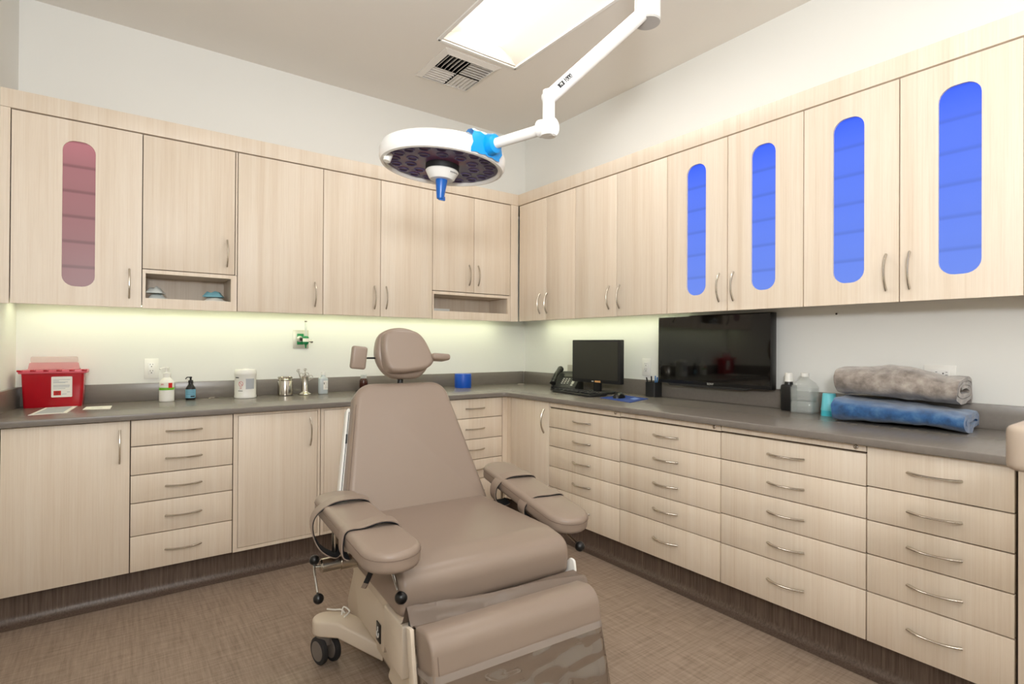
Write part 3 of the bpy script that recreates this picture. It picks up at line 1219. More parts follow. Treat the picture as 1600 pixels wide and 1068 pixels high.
# wipes canister
t = thing('wipes_canister', 'large white round disinfectant wipes canister with grey text and a red ban sign', 'canister', (-2.247, -.130, ZC))
b = new()
lathe(b, [(0, 0), (.058, 0), (.061, .003), (.061, .014), (.0595, .018), (.0595, .138), (.062, .142), (.062, .150), (.06, .165), (.056, .172), (0, .172)], seg=40)
obj('tub', b, M['white_p'], t)
b = new()
lathe(b, [(0, .172), (.02, .172), (.018, .178), (0, .180)])
obj('lid_flap', b, M['white_p'], t)
b = new()
ring_label(b, .0600, .056, .118, FACE + 2, FACE + 52)
tx = obj('text_block', b, M['print'], t)
b = new()
ring_label(b, .0600, .122, .128, FACE - 62, FACE - 36)
ring_label(b, .0600, .044, .047, FACE - 40, FACE - 14)
obj('printed_title', b, M['ink'], t)
b = new()
ca = math.radians(FACE - 24)
pts = []
for i in range(25):
    q = 2 * PI * i / 24
    aa = ca + .012 * math.cos(q) / .06
    pts.append((.0602 * math.cos(aa), .0602 * math.sin(aa), .088 + .014 * math.sin(q)))
tube(b, pts, .0011, 6)
tube(b, [(.0604 * math.cos(ca + s * .0085 / .06), .0604 * math.sin(ca + s * .0085 / .06), .088 + s * -.0095) for s in (-1, -.5, 0, .5, 1)], .0011, 6)
tube(b, [(.0604 * math.cos(ca + s * .007 / .06), .0604 * math.sin(ca + s * .007 / .06), .063 + s * .007) for s in (-1, 0, 1)], .0006, 6)
tube(b, [(.0604 * math.cos(ca - s * .007 / .06), .0604 * math.sin(ca - s * .007 / .06), .063 + s * .007) for s in (-1, 0, 1)], .0006, 6)
obj('ban_sign', b, M['pinkink'], t)

# steel jar
t = thing('steel_jar', 'polished stainless steel dressing jar with flat lid beside the instrument holder', 'jar', (-2.012, -.110, ZC))
b = new()
lathe(b, [(0, 0), (.042, 0), (.046, .004), (.046, .096), (.045, .098), (0, .098)], seg=36)
obj('jar_body', b, M['steel'], t)
b = new()
lathe(b, [(.047, .096), (.0475, .098), (.0475, .104), (.044, .107), (.044, .117), (.041, .121), (0, .123)], seg=36)
obj('lid', b, M['steel'], t)

# instrument holder with scissors and forceps (each one its own thing)
HX, HY = -1.888, -.105
t = thing('instrument_holder', 'tall polished steel instrument cylinder with round flared foot', 'instrument holder', (HX, HY, ZC))
b = new()
lathe(b, [(0, 0), (.042, 0), (.043, .004), (.034, .012), (.024, .017), (.021, .022), (.021, .112), (.0225, .114), (.0225, .117), (.019, .117), (.019, .02), (0, .02)], seg=30)
obj('cylinder_cup', b, M['steel'], t)
ins = [((-.010, 0, .03), (-.044, -.004, .165), 'thin steel forceps leaning far out of the holder toward the steel jar', .0075),
       ((0, .006, .03), (.003, .006, .168), 'upright slim steel forceps at the back of the instrument holder', .006),
       ((-.008, -.006, .03), (-.013, -.010, .140), 'steel scissors with ring handles, on the jar side of the holder front', .0125),
       ((.002, -.008, .03), (.004, -.012, .137), 'steel scissors with ring handles in the middle of the holder', .0115),
       ((.009, -.004, .03), (.024, -.006, .140), 'steel scissors with ring handles leaning toward the clear bottle', .0135)]
for (a, c, lab, rr) in ins:
    nm = 'scissors' if 'scissors' in lab else 'forceps'
    t = thing(nm, lab, nm, (HX + a[0], HY + a[1], ZC + a[2]), 0, 'instruments in the steel holder')
    A, C_ = Vector((0, 0, 0)), Vector(c) - Vector(a)
    dirv = C_.normalized()
    side = Vector((1, 0, 0)) - dirv * dirv.x
    side.normalize()
    b = new()
    tube(b, [A, C_ * .55], .002, 8)
    obj('blade', b, M['steel'], t)
    for s in (-1, 1):
        b = new()
        e = C_ - dirv * rr + side * s * (rr * (.95 if nm == 'scissors' else .5)) + Vector((0, 0, -.014 if (s > 0 and nm == 'scissors') else 0))
        tube(b, [C_ * .5, e - dirv * rr], .0014, 8)
        tube(b, [e + (side * math.cos(q) + dirv * math.sin(q)) * rr for q in [2 * PI * i / 18 for i in range(19)]], .0015, 8, caps=False)
        obj('finger_ring', b, M['steel'], t)

# clear gel bottle
t = thing('gel_bottle', 'clear bottle of colourless gel with white cap and small label', 'bottle', (-1.782, -.142, ZC), 0, 'bottles on the back counter')
b = new()
prism(b, round_poly([(-.030, -.02), (.030, -.02), (.030, .02), (-.030, .02)], .016, 5), 0, .108, None, .008, 3)
lathe(b, [(.02, .106), (.013, .118), (.012, .128), (0, .128)], seg=20)
obj('bottle_body', b, M['liq'], t)
b = new()
lathe(b, [(0, .126), (.0135, .126), (.0125, .146), (0, .147)], seg=20)
obj('cap', b, M['white_p'], t)
b = new()
box(b, -.004, .024, -.0212, -.0202, .03, .088)
lb = obj('label_sheet', b, M['paper'], t)
b = new()
box(b, -.002, .003, -.0216, -.0212, .064, .078)
for z in (.04, .048, .056, .066, .076):
    box(b, .006, .022, -.0216, -.0212, z, z + .0015)
obj('printed_lines', b, M['ink'], lb)

# amber bottle behind the chair's head pad
t = thing('amber_bottle', 'dark amber bottle with clear cap, just behind the padded head wing of the chair', 'bottle', (-1.492, -.105, ZC), 0, 'bottles on the back counter')
b = new()
lathe(b, [(0, 0), (.026, 0), (.028, .003), (.028, .078), (.024, .088), (.018, .092), (0, .092)])
obj('bottle_body', b, M['brown'], t)
b = new()
lathe(b, [(0, .092), (.021, .092), (.021, .116), (.019, .118), (0, .118)])
obj('cap', b, M['frost'], t)

# blue tape roll / tub
t = thing('blue_wrap_roll', 'bright blue round roll of wrap standing on the counter near the corner', 'wrap roll', (-.728, -.175, ZC))
b = new()
lathe(b, [(.018, 0), (.063, 0), (.064, .002), (.064, .104), (.063, .106), (.018, .106), (.018, 0)], seg=36)
obj('wrap', b, M['blue'], t)
b = new()
lathe(b, [(.015, .001), (.0178, .001), (.0178, .105), (.015, .105), (.015, .001)], seg=24)
obj('core', b, M['paper'], t)

# packets in the cubbies
def packet(label, x, y, z, w, d, h, m, rot, seed, grp):
    rr = random.Random(seed)
    b = new()
    nx, ny = 6, 5
    top, bot = [], []
    for i in range(nx):
        a, c = [], []
        for j in range(ny):
            u, v = i / (nx - 1) - .5, j / (ny - 1) - .5
            e = (1 - (2 * abs(u)) ** 4) * (1 - (2 * abs(v)) ** 4)
            hh = .002 + h * (.55 + .6 * rr.random()) * e
            a.append(b.verts.new((u * w, v * d, hh + .002)))
            c.append(b.verts.new((u * w, v * d, .0005)))
        top.append(a)
        bot.append(c)
    for i in range(nx - 1):
        for j in range(ny - 1):
            b.faces.new((top[i][j], top[i + 1][j], top[i + 1][j + 1], top[i][j + 1]))
            b.faces.new((bot[i][j], bot[i][j + 1], bot[i + 1][j + 1], bot[i + 1][j]))
    for i in range(nx - 1):
        for j in (0, ny - 1):
            b.faces.new((top[i][j], bot[i][j], bot[i + 1][j], top[i + 1][j]))
    for j in range(ny - 1):
        for i in (0, nx - 1):
            b.faces.new((top[i][j], top[i][j + 1], bot[i][j + 1], bot[i][j]))
    o = obj('wrapped_packet', b, m, None, auto=50)
    o.location = (x, y, z)
    o.rotation_euler = (0, 0, rot)
    tag(o, label, 'packet', grp)


GP = 'wrapped packets in the open cubby'
packet('flat pale packet, lowest of the little pile by the red-window cabinet', -2.708, -.20, 1.4702, .085, .10, .026, M['wrap'], .1, 1, GP)
packet('crumpled pale packet on top of the little pile by the red-window cabinet', -2.712, -.20, 1.5030, .075, .09, .034, M['wrap'], -.25, 2, GP)
packet('flat white packet under the blue one, at the handle end of the cubby', -2.425, -.20, 1.4702, .115, .10, .022, M['paper'], .05, 3, GP)
packet('blue and white sterile packet, topmost in the cubby below the short door', -2.43, -.19, 1.4975, .10, .08, .032, M['wrapblue'], -.3, 4, GP)
t = thing('clear_tray', 'small shallow clear plastic tray in the open cubby by the corner', 'tray', (-.968, -.20, 1.4742))
b = new()
box(b, -.07, .07, -.06, .06, 0, .0025)
box(b, -.07, .07, -.06, -.058, .0025, .018)
box(b, -.07, .07, .058, .06, .0025, .018)
box(b, -.07, -.068, -.058, .058, .0025, .018)
box(b, .068, .07, -.058, .058, .0025, .018)
obj('tray_body', b, M['frost'], t)
b = new()
box(b, -.055, .06, -.05, .05, .0028, .010, .002)
obj('tray_contents', b, M['paper'], t)

# ------------------------------------------------------------------ right counter: desk things
# desk phone (faces the room: -x, turned a little)
t = thing('desk_phone', 'black office desk phone with handset and number keys, beside the monitor', 'phone', (-.165, -.742, ZC), math.radians(-62))
b = new()
prism(b, [(-.10, .0), (.10, .0), (.10, .128), (.085, .131), (-.10, .022)], -.095, .095, YZX, .004, 2)
pb = obj('phone_base', b, M['black_m'], t)
ang = math.atan2(.109, .185)
face = Matrix.Translation((0, -.10, .023)) @ Matrix.Rotation(ang, 4, 'X')
b = new()
for i in range(3):
    for j in range(4):
        tt = bmesh.new()
        box(tt, -.022 + i * .022 - .006, -.022 + i * .022 + .006, .05 + j * .02 - .004, .05 + j * .02 + .004, .0, .003, .001)
        join(b, tt, face)
obj('number_keys', b, M['phonegrey'], pb)
b = new()
tt = bmesh.new()
box(tt, .052, .07, .045, .175, 0, .002)
join(b, tt, face)
tt = bmesh.new()
box(tt, .052, .068, .02, .036, 0, .003, .001)
join(b, tt, face)
obj('speed_dial_strip', b, M['phonegrey'], pb)
b = new()
tt = bmesh.new()
box(tt, -.03, .048, .135, .175, 0, .003)
join(b, tt, face)
obj('display', b, M['screen'], pb)
b = new()
tt = bmesh.new()
tube(tt, smooth_path([(-.072, .005, .028), (-.072, .03, .036), (-.072, .10, .046), (-.072, .17, .036), (-.072, .198, .028)], 6), [.024] * 4 + [.020] * 4 + [.017] * 9 + [.020] * 4 + [.024] * 4, 14)
join(b, tt, face)
obj('handset', b, M['black'], t)
b = new()
tube(b, smooth_path([(-.075, -.09, .03), (-.085, -.11, .012), (-.06, -.118, .006), (-.03, -.112, .006), (.0, -.102, .01)], 6), .004, 8)
obj('handset_cord', b, M['black'], t)
t = thing('note_stand', 'small greyish paper note propped on the counter behind the phone', 'note', (-.038, -.672, ZC), math.radians(-70))
b = new()
box(b, -.05, .05, -.002, .002, .0, .178)
obj('note_card', b, M['plate'], t)

# monitor
t = thing('computer_monitor', 'black flat computer monitor with small orange sticker on its stand', 'monitor', (-.20, -1.088, ZC), math.radians(-90 + 2))
b = new()
box(b, -.222, .222, -.022, .022, .071, .368, .006)
mb = obj('monitor_bezel', b, M['black_m'], t)
b = new()
box(b, -.204, .204, -.0232, -.0222, .095, .352)
obj('screen', b, M['screen'], mb)
b = new()
box(b, -.030, -.012, -.0232, -.0222, .078, .085)
obj('logo_badge', b, M['phonegrey'], mb)
b = new()
box(b, .0, .052, -.0234, -.0222, .076, .088)
obj('sticker', b, M['orange'], mb)
b = new()
box(b, -.03, .03, -.005, .02, .012, .15, .004)
obj('stand_neck', b, M['black_m'], t)
b = new()
prism(b, round_poly([(-.11, -.045), (.11, -.045), (.11, .10), (-.11, .10)], .04, 5), 0, .013, None, .004, 2)
obj('stand_foot', b, M['black_m'], t)

# keyboard
t = thing('keyboard', 'black computer keyboard lying in front of the monitor', 'keyboard', (-.355, -1.070, ZC), math.radians(-98.4))
b = new()
prism(b, round_poly([(-.222, -.075), (.222, -.075), (.222, .075), (-.222, .075)], .012, 3), .0, .015, Matrix.Rotation(math.radians(2), 4, 'X') @ Matrix.Translation((0, 0, .003)), .003, 2)
kb = obj('keyboard_body', b, M['black_m'], t)
b = new()
for r in range(5):
    nkeys = 15 if r < 4 else 9
    for k in range(nkeys):
        w = .0185 if r < 4 else .031
        x = -.20 + k * (.4 / (nkeys - 1))
        y = .055 - r * .0265
        if r == 4 and 3 <= k <= 5:
            w = .046
        box(b, x - w / 2 + .002, x + w / 2 - .002, y - .0105, y + .0105, .018, .025, .0015, 1)
obj('keys', b, M['key'], kb)

# mouse pad and mouse
t, b, c = flat_sheet('mouse_pad', 'dark blue printed mouse pad lying under the mouse', 'mouse pad', [(-.430, -1.345), (-.175, -1.300), (-.225, -1.555), (-.485, -1.640)], ZC, None, th=.003)
obj('pad_sheet', b, M['pad'], t)
b = new()
q = [(-.33, -1.50), (-.25, -1.47), (-.27, -1.53), (-.36, -1.56)]
prism(b, [(x - c[0], y - c[1]) for x, y in q], .003, .0033, None, smooth=False)
obj('pad_print', b, M['padlt'], t)
t = thing('computer_mouse', 'black computer mouse resting on the blue pad', 'mouse', (-.345, -1.425, ZC + .003), math.radians(-75))
b = new()
ball(b, (0, 0, .0), .036, .92, 1.55, 1.0)
bmesh.ops.bisect_plane(b, geom=b.verts[:] + b.edges[:] + b.faces[:], plane_co=(0, 0, .0005), plane_no=(0, 0, 1), clear_inner=True)
obj('mouse_body', b, M['black'], t)
b = new()
tube(b, [(0, .036, .0265), (0, .046, .0215)], .004, 8)
obj('scroll_wheel', b, M['grey'], t)

# pen cup with pens
PX, PY = -.075, -1.475
t = thing('pen_cup', 'black square pen holder standing by the backsplash left of the television', 'pen holder', (PX, PY, ZC), math.radians(-90))
t['label'] = 'black square pen holder standing by the backsplash between mouse pad and television'
b = new()
o_ = round_poly([(-.038, -.038), (.038, -.038), (.038, .038), (-.038, .038)], .006, 3)
i_ = round_poly([(-.035, -.035), (.035, -.035), (.035, .035), (-.035, .035)], .005, 3)
n = len(o_)
rows = [[b.verts.new((x, y, z)) for x, y in pl] for pl, z in ((o_, 0), (o_, .095), (i_, .095), (i_, .004))]
for ra, rb in zip(rows, rows[1:]):
    for i in range(n):
        b.faces.new((ra[i], ra[(i + 1) % n], rb[(i + 1) % n], rb[i]))
b.faces.new(list(reversed(rows[0])))
b.faces.new(rows[-1])
obj('cup_body', b, M['black_m'], t)
for k, (dx, dy, ex, ey, L, mm, lab) in enumerate(((-.012, .018, -.03, .034, .125, M['black'], 'black pen leaning toward the monitor in the pen holder'),
                                                  (.0, .014, .004, .022, .132, M['black'], 'second black pen, upright in the pen holder beside the leaning one'),
                                                  (.01, -.004, .012, -.004, .135, M['pen'], 'upright blue pen in the middle of the pen holder'),
                                                  (.0, -.02, -.004, -.033, .128, M['pen'], 'blue pen leaning toward the television in the pen holder'))):
    t = thing('pen', lab, 'pen', (PX + dx, PY + dy, ZC + .006), 0, 'pens in the black pen holder')
    e = Vector((ex - dx, ey - dy, L - .006))
    b = new()
    tube(b, [(0, 0, 0), e * .8], .004, 8)
    obj('barrel', b, mm, t)
    b = new()
    tube(b, [e * .8, e], [.0046, .0042], 8)
    obj('pen_cap', b, mm, t)

# television on a wall bracket
t = thing('television', 'black glossy flat television mounted on the wall under the blue-lit cabinets', 'television', (-.10, -1.905, 1.19))
TX = -.10
b = new()
box(b, TX, TX + .045, -2.272, -1.530, .999, 1.4125, .004)
tb_ = obj('tv_case', b, M['black'], t, True)
b = new()
box(b, TX - .0012, TX - .0002, -2.262, -1.540, 1.020, 1.406)
obj('screen', b, M['tv'], tb_, True)
b = new()
prism(b, [(-2.15, .9995), (-1.60, .9995), (-1.62, .987), (-2.125, .987)], .075, .1005, frame((0, 1, 0), (0, 0, 1), (-1, 0, 0)), smooth=False)
obj('chin_bar', b, M['black_m'], tb_, True)
b = new()
join(b, text_bm('SONY', .016, Matrix.Translation((TX - .001, -1.905, 1.009)) @ Matrix.Rotation(-PI / 2, 4, 'Z') @ Matrix.Rotation(PI / 2, 4, 'X')))
obj('logo_text', b, M['phonegrey'], tb_, True)
b = new()
box(b, TX + .045, -.008, -2.0, -1.8, 1.14, 1.30, .003)
box(b, -.009, -.0005, -2.05, -1.75, 1.10, 1.34, .001)
obj('wall_bracket', b, M['black_m'], t, True)

# black bottle, jug, cups
t = thing('black_bottle', 'square black bottle with tall white cap between the television and the jug', 'bottle', (-.085, -2.352, ZC), 0, 'bottles on the desk counter')
b = new()
prism(b, round_poly([(-.032, -.030), (.032, -.030), (.032, .030), (-.032, .030)], .010, 4), 0, .135, None, .012, 3)
lathe(b, [(.022, .13), (.019, .148), (.018, .152), (0, .152)], seg=20)
obj('bottle_body', b, M['black'], t)
b = new()
lathe(b, [(0, .150), (.021, .150), (.018, .193), (.017, .195), (0, .195)], seg=22)
obj('cap', b, M['white_p'], t)

t = thing('water_jug', 'clear square plastic jug of water with a white screw cap', 'jug', (-.105, -2.442, ZC), math.radians(8))
b = new()
sh = [(-.058, -.052), (.058, -.052), (.058, .052), (-.058, .052)]
o_ = round_poly(sh, .018, 4)
n = len(o_)
levels = [(0, .93), (.006, 1.0), (.052, 1.0), (.060, .95), (.068, 1.0), (.125, 1.0), (.148, .80), (.165, .42), (.172, .30), (.182, .30)]
rows = [[b.verts.new((x * k, y * k, z)) for x, y in o_] for z, k in levels]
for ra, rb in zip(rows, rows[1:]):
    for i in range(n):
        b.faces.new((ra[i], ra[(i + 1) % n], rb[(i + 1) % n], rb[i]))
b.faces.new(list(reversed(rows[0])))
b.faces.new(rows[-1])
obj('jug_body', b, M['clear'], t)
b = new()
rows = [[b.verts.new((x * k * .955, y * k * .955, z)) for x, y in o_] for z, k in ((.004, .93), (.009, 1.0), (.052, 1.0), (.060, .95), (.068, 1.0), (.122, 1.0))]
for ra, rb in zip(rows, rows[1:]):
    for i in range(n):
        b.faces.new((ra[i], ra[(i + 1) % n], rb[(i + 1) % n], rb[i]))
b.faces.new(list(reversed(rows[0])))
b.faces.new(rows[-1])
obj('water_fill', b, M['water'], t)
b = new()
lathe(b, [(0, .180), (.019, .180), (.019, .197), (.017, .199), (0, .199)], seg=24)
obj('screw_cap', b, M['white_p'], t)

for k, (z, lab) in enumerate(((0, 'lower cyan plastic cup, upside down under the other cyan cup'), (.026, 'upper cyan plastic cup, upside down on top of its twin'))):
    t = thing('plastic_cup', lab, 'cup', (-.125, -2.565, ZC + z), 0, 'stacked cyan cups')
    b = new()
    if k == 0:
        lathe(b, [(.031, 0), (.0345, 0), (.0345, .004), (.033, .028), (.0268, .080), (.0255, .082), (0, .082), (0, .080), (.025, .080), (.0315, .004), (.031, 0)], seg=28)
    else:
        lathe(b, [(.0336, .0), (.0352, .0), (.0352, .004), (.0338, .01), (.0278, .0785), (.0262, .081), (0, .081), (0, .0585), (.0272, .0585), (.0336, .004), (.0336, 0)], seg=28)
    obj('cup_shell', b, M['cyan'] if k == 0 else M['cyan_lt'], t)


# folded blankets
def wobble(b, amp, sc, seed, zmin=None):
    from mathutils import noise as mn
    for v in b.verts:
        q = mn.noise_vector(Vector((v.co.x * sc + seed, v.co.y * sc, v.co.z * sc)))
        d = q * amp
        if zmin is not None and v.co.z < zmin + .02:
            d.z *= max(0, (v.co.z - zmin) / .02)
        v.co += d


def strip_extrude(b, path, th, y0, y1, ny=26, w=None):
    """thick sheet following a path in (x,z), extruded along y"""
    P = [Vector((p[0], 0, p[1])) for p in path]
    n = len(P)
    prof_o, prof_i = [], []
    for i in range(n):
        t = (P[min(i + 1, n - 1)] - P[max(i - 1, 0)]).normalized()
        nn = Vector((-t.z, 0, t.x))
        prof_o.append(P[i] + nn * th / 2)
        prof_i.append(P[i] - nn * th / 2)
    loop = prof_o + list(reversed(prof_i))
    rows = []
    for k in range(ny + 1):
        u = k / ny
        y = y0 + (y1 - y0) * u
        rows.append([b.verts.new((p.x, y, p.z)) for p in loop])
    m_ = len(loop)
    for a, c in zip(rows, rows[1:]):
        for i in range(m_):
            j = (i + 1) % m_
            b.faces.new((a[i], a[j], c[j], c[i]))
    for r, rev in ((rows[0], False), (rows[-1], True)):
        for i in range(n - 1):
            q = [r[i], r[i + 1], r[m_ - 2 - i], r[m_ - 1 - i]]
            b.faces.new(q if rev else list(reversed(q)))


def settle(b):
    """press the underside flat: every part that hangs low comes to rest on the surface"""
    for v in b.verts:
        if v.co.z < .024:
            v.co.z = .0008 + max(0, v.co.z - .010) * 1.6


def spiral(rx0, rz0, zc, a0, turns, shrink, e, N=96):
    pa = []
    for i in range(N + 1):
        f = i / N
        a = a0 + f * turns * 2 * PI
        k = 1 - shrink * f
        rx, rz = rx0 * (1 - (1 - k) * rz0 / rx0 * 1.15), rz0 * k
        ca, sa = math.cos(a), math.sin(a)
        pa.append((rx * abs(ca) ** e * (1 if ca > 0 else -1), zc + rz * abs(sa) ** e * (1 if sa > 0 else -1)))
    return pa


# blue: folded over on itself, the round fold toward the room
b = new()
strip_extrude(b, spiral(.138, .043, .052, -.35, 1.72, .80, .62), .018, -.250, .212, 40)
for v in b.verts:
    e = abs(v.co.y) / .25
    v.co.x *= 1 - .06 * e ** 6
    v.co.z *= (1 - .06 * e ** 6) * (.96 + .62 * v.co.y)
wobble(b, .011, 7, 3.1, 0.0)
wobble(b, .004, 24, 1.1, 0.0)
settle(b)
o = obj('folded_blanket', b, M['fleece_blue'], None, auto=60)
o.location = (-.182, -2.865, ZC)
o.rotation_euler = (0, 0, math.radians(2))
tag(o, 'blue fleece blanket folded flat on the counter under the grey one', 'blanket', 'fleece blankets')

# grey: flattened roll lying on the blue one
b = new()
strip_extrude(b, spiral(.122, .064, .072, -PI * .22, 2.5, .80, .74), .0175, -.225, .215, 40)
for v in b.verts:
    q = v.co.y / .22
    v.co.z *= 1 - .05 * q * q + .05 * math.sin(4 * q + 1.2)
    v.co.x *= 1 + .05 * math.sin(v.co.y * 14) - .05 * max(0, q) ** 3
wobble(b, .016, 6, 5.7, 0.0)
wobble(b, .006, 17, 2.3, 0.0)
settle(b)
o = obj('rolled_blanket', b, M['fleece_grey'], None, auto=60)
o.location = (-.165, -2.862, ZC + .102)
o.rotation_euler = (.066, 0, math.radians(2))
tag(o, 'grey fleece blanket loosely rolled, lying on top of the blue blanket', 'blanket', 'fleece blankets')

# ------------------------------------------------------------------ surgical light
t = thing('surgical_light', 'round white surgical light with blue tape, hanging on a jointed ceiling arm over the chair', 'surgical light', (-1.31, -2.442, H))
HC = Vector((-1.915, -1.99, 1.905))
JO = Vector((-1.31, -2.442, 2.475))
E1 = Vector((-1.796, -2.456, 2.008))
E0 = Vector((-1.796, -2.456, 1.915))
b = new()
tube(b, [JO + Vector((0, 0, -.045)), JO + Vector((0, 0, .12))], .047, 32)
jo = obj('arm_joint_post', b, M['white'], t, True)
b = new()
tube(b, [JO + Vector((0, 0, .12)), (JO.x, JO.y, H - .03)], .030, 24)
tube(b, [(JO.x, JO.y, H - .03), (JO.x, JO.y, H - .001)], [.09, .10], 32)
obj('ceiling_tube', b, M['white'], t, True)
b = new()
tube(b, [JO + Vector((0, 0, -.052)), JO + Vector((0, 0, -.0445))], .0455, 32)
cp = obj('end_cap', b, M['grey'], jo, True)
cp['label'] = 'grey end cap under the joint post'
cp.data.materials[0] = mat('joint_cap_grey', rgb(186, 184, 180), .4)
b = new()
for k, (a, z0, z1) in enumerate(((-150, .045, .06), (-144, .05, .06), (-128, .028, .045), (-122, .028, .045), (-117, .028, .045), (-112, .028, .045), (-106, .028, .045))):
    ring_label(b, .0473, JO.z + z0, JO.z + z1, a - 1.2, a + 1.6, 2, (JO.x, JO.y))
obj('serial_print', b, M['print'], jo, True)
b = new()
d1 = (E1 - JO).normalized()
tube(b, [JO + d1 * .03, E1 - d1 * -.008], [.0255, .0225], 24)
sa = obj('spring_arm', b, M['white'], t, True)
b = new()
tube(b, [E1 + Vector((0, 0, .022)), E1 + Vector((0, 0, -.02)), E0], .0195, 24)
obj('drop_link', b, M['white'], t, True)
ax = Vector((.80647, -.59125, 0))       # hinge axis
b = new()
da = (HC + Vector((0, 0, .03)) - E0).normalized()
hx = Vector((.25, -.95, -.12)).normalized()
tube(b, [E0 - hx * .034, E0 + hx * .022], .027, 28)
tube(b, [E0 + Vector((0, 0, .02)), E0 + Vector((0, 0, -.027))], .024, 24)
kn = obj('elbow_joint', b, M['white'], t, True)
b = new()
AT = HC + Vector((.060, -.232, .012))     # where the arm meets the head
tube(b, [E0, AT], .0175, 20)
obj('head_arm', b, M['white'], t, True)
# lettering on the spring arm, facing the camera side
side_v = Vector((-1.34, -1.31, -.97))
nrm = (side_v - d1 * side_v.dot(d1)).normalized()
upv = nrm.cross(-d1) * -1
ex = -d1                              # reads from the elbow up to the ceiling
ex = (JO - E1).normalized()
ey = nrm.cross(ex).normalized()
pc = E1 + ex * .062 + nrm * .0222 + ey * .005
fr = frame(ex, ey, nrm, pc)
b = new()
join(b, text_bm('1000', .021, fr @ Matrix.Translation((.035, 0, .0005)), .0012))
obj('model_number', b, M['ink'], sa, True)
b = new()
tb_ = bmesh.new()
box(tb_, -.020, .008, -.007, .007, -.003, .0012)
join(b, tb_, fr)
bx_ = obj('logo_plate', b, M['ink'], sa, True)
b = new()
join(b, text_bm('MI', .012, fr @ Matrix.Translation((-.006, 0, .0014)), .0003))
obj('logo_text', b, M['paper'], sa, True)
# head
HM = Matrix.Translation(HC) @ Matrix.Rotation(math.radians(2), 4, 'X') @ Matrix.Rotation(math.radians(3), 4, 'Y')
b = new()
lathe(b, [(.206, -.016), (.214, -.022), (.224, -.020), (.230, -.008), (.231, .022), (.226, .036), (.21, .046), (.12, .056), (0, .058)], (0, 0, 0), 64, HM)
lathe(b, [(.206, -.016), (.206, .02)], (0, 0, 0), 64, HM)
hd = obj('lamp_head', b, M['white'], t, True)
b = new()
lathe(b, [(0, -.0105), (.206, -.0105), (.206, -.004), (0, -.004)], (0, 0, 0), 64, HM)
ln = obj('lens_glass', b, M['lens'], t, True)
lens_me = None
for ring, cnt, off in ((.175, 18, 0), (.118, 11, .2)):
    for k in range(cnt):
        a = off + 2 * PI * k / cnt
        p = HM @ Vector((ring * math.cos(a), ring * math.sin(a), -.0105))
        if lens_me is None:
            b = new()
            lathe(b, [(.014, 0), (.022, 0), (.021, -.003), (.017, -.004), (.014, -.001)], (0, 0, 0), 18)
            o = obj('led_lens', b, M['ledlens'], ln)
            lens_me = o.data
        else:
            o = bpy.data.objects.new('led_lens', lens_me)
            COL.objects.link(o)
            o.parent = ln
        o.matrix_basis = WM[ln].inverted() @ (Matrix.Translation(p) @ HM.to_3x3().to_4x4())
b = new()
lathe(b, [(0, -.010), (.062, -.010), (.062, -.030), (0, -.030)], (0, 0, 0), 40, HM)
hb = obj('hub_collar', b, M['black_m'], t, True)
b = new()
lathe(b, [(0, -.030), (.058, -.030), (.061, -.034), (.047, -.060), (.043, -.064), (0, -.064)], (0, 0, 0), 40, HM)
hc = obj('control_hub', b, M['white_p'], t, True)
b = new()
a0 = -50
for i in range(7):
    ring_label(b, .0565 - .0008, HC.z - .048, HC.z - .043, -88 + i * 6.5, -85 + i * 6.5, 2, (HC.x, HC.y))
obj('hub_buttons', b, M['ink'], hc, True)
b = new()
lathe(b, [(0, -.062), (.021, -.062), (.022, -.070), (.017, -.105), (.014, -.130), (.013, -.134), (0, -.135)], (0, 0, 0), 24, HM)
box(b, HC.x - .016, HC.x + .010, HC.y - .003, HC.y + .003, HC.z - .140, HC.z - .125, .001)
obj('sterile_handle', b, M['tapedk'], t, True)
b = new()
p0 = HM @ Vector((-.225, .04, -.01))
tube(b, [p0 + Vector((.03, 0, .0)), p0 + Vector((.022, .0, -.028))], [.016, .013], 16)
obj('side_grip', b, M['white_p'], hd, True)
# blue tape wrapped over the arm joint and the rim
b = new()
an0 = math.atan2(AT.y - HC.y, AT.x - HC.x)
rows = []
for r_, z_ in ((.2315, -.018), (.2345, -.006), (.2385, .010), (.2385, .030), (.236, .050), (.222, .060), (.200, .064), (.180, .060)):
    row = []
    for i in range(13):
        a = an0 - .34 + .60 * i / 12 + .012 * math.sin(z_ * 160)
        k = .004 * math.sin(i * 1.9 + z_ * 90)
        row.append(b.verts.new(HM @ Vector(((r_ + abs(k)) * math.cos(a), (r_ + abs(k)) * math.sin(a), z_ + .5 * k))))
    rows.append(row)
for ra, rb in zip(rows, rows[1:]):
    for i in range(12):
        f = b.faces.new((ra[i], ra[i + 1], rb[i + 1], rb[i]))
        f.smooth = True
da = (E0 - AT).normalized()
tube(b, [AT - da * .035, AT - da * .01, AT + da * .02, AT + da * .026], [.034, .039, .032, .0195], 20)
obj('blue_tape_wrap', b, M['tape'], hd, True)

# ------------------------------------------------------------------ procedure chair
ROOT = (-1.855, -1.70, 0)
ch = thing('procedure_chair', 'taupe vinyl powered procedure chair with strapped armrests in the middle of the room', 'procedure chair', ROOT, math.radians(-4))
# seat cushion
b = new()
pr = round_poly([(.03, .415), (.03, .558), (-.50, .565), (-.618, .545), (-.612, .425), (-.56, .415)], [.02, .02, .2, .055, .04, .02], 6)
prism(b, pr, -.312, .312, YZX, .028, 5)
seat = obj('seat', b, M['vinyl'], ch)
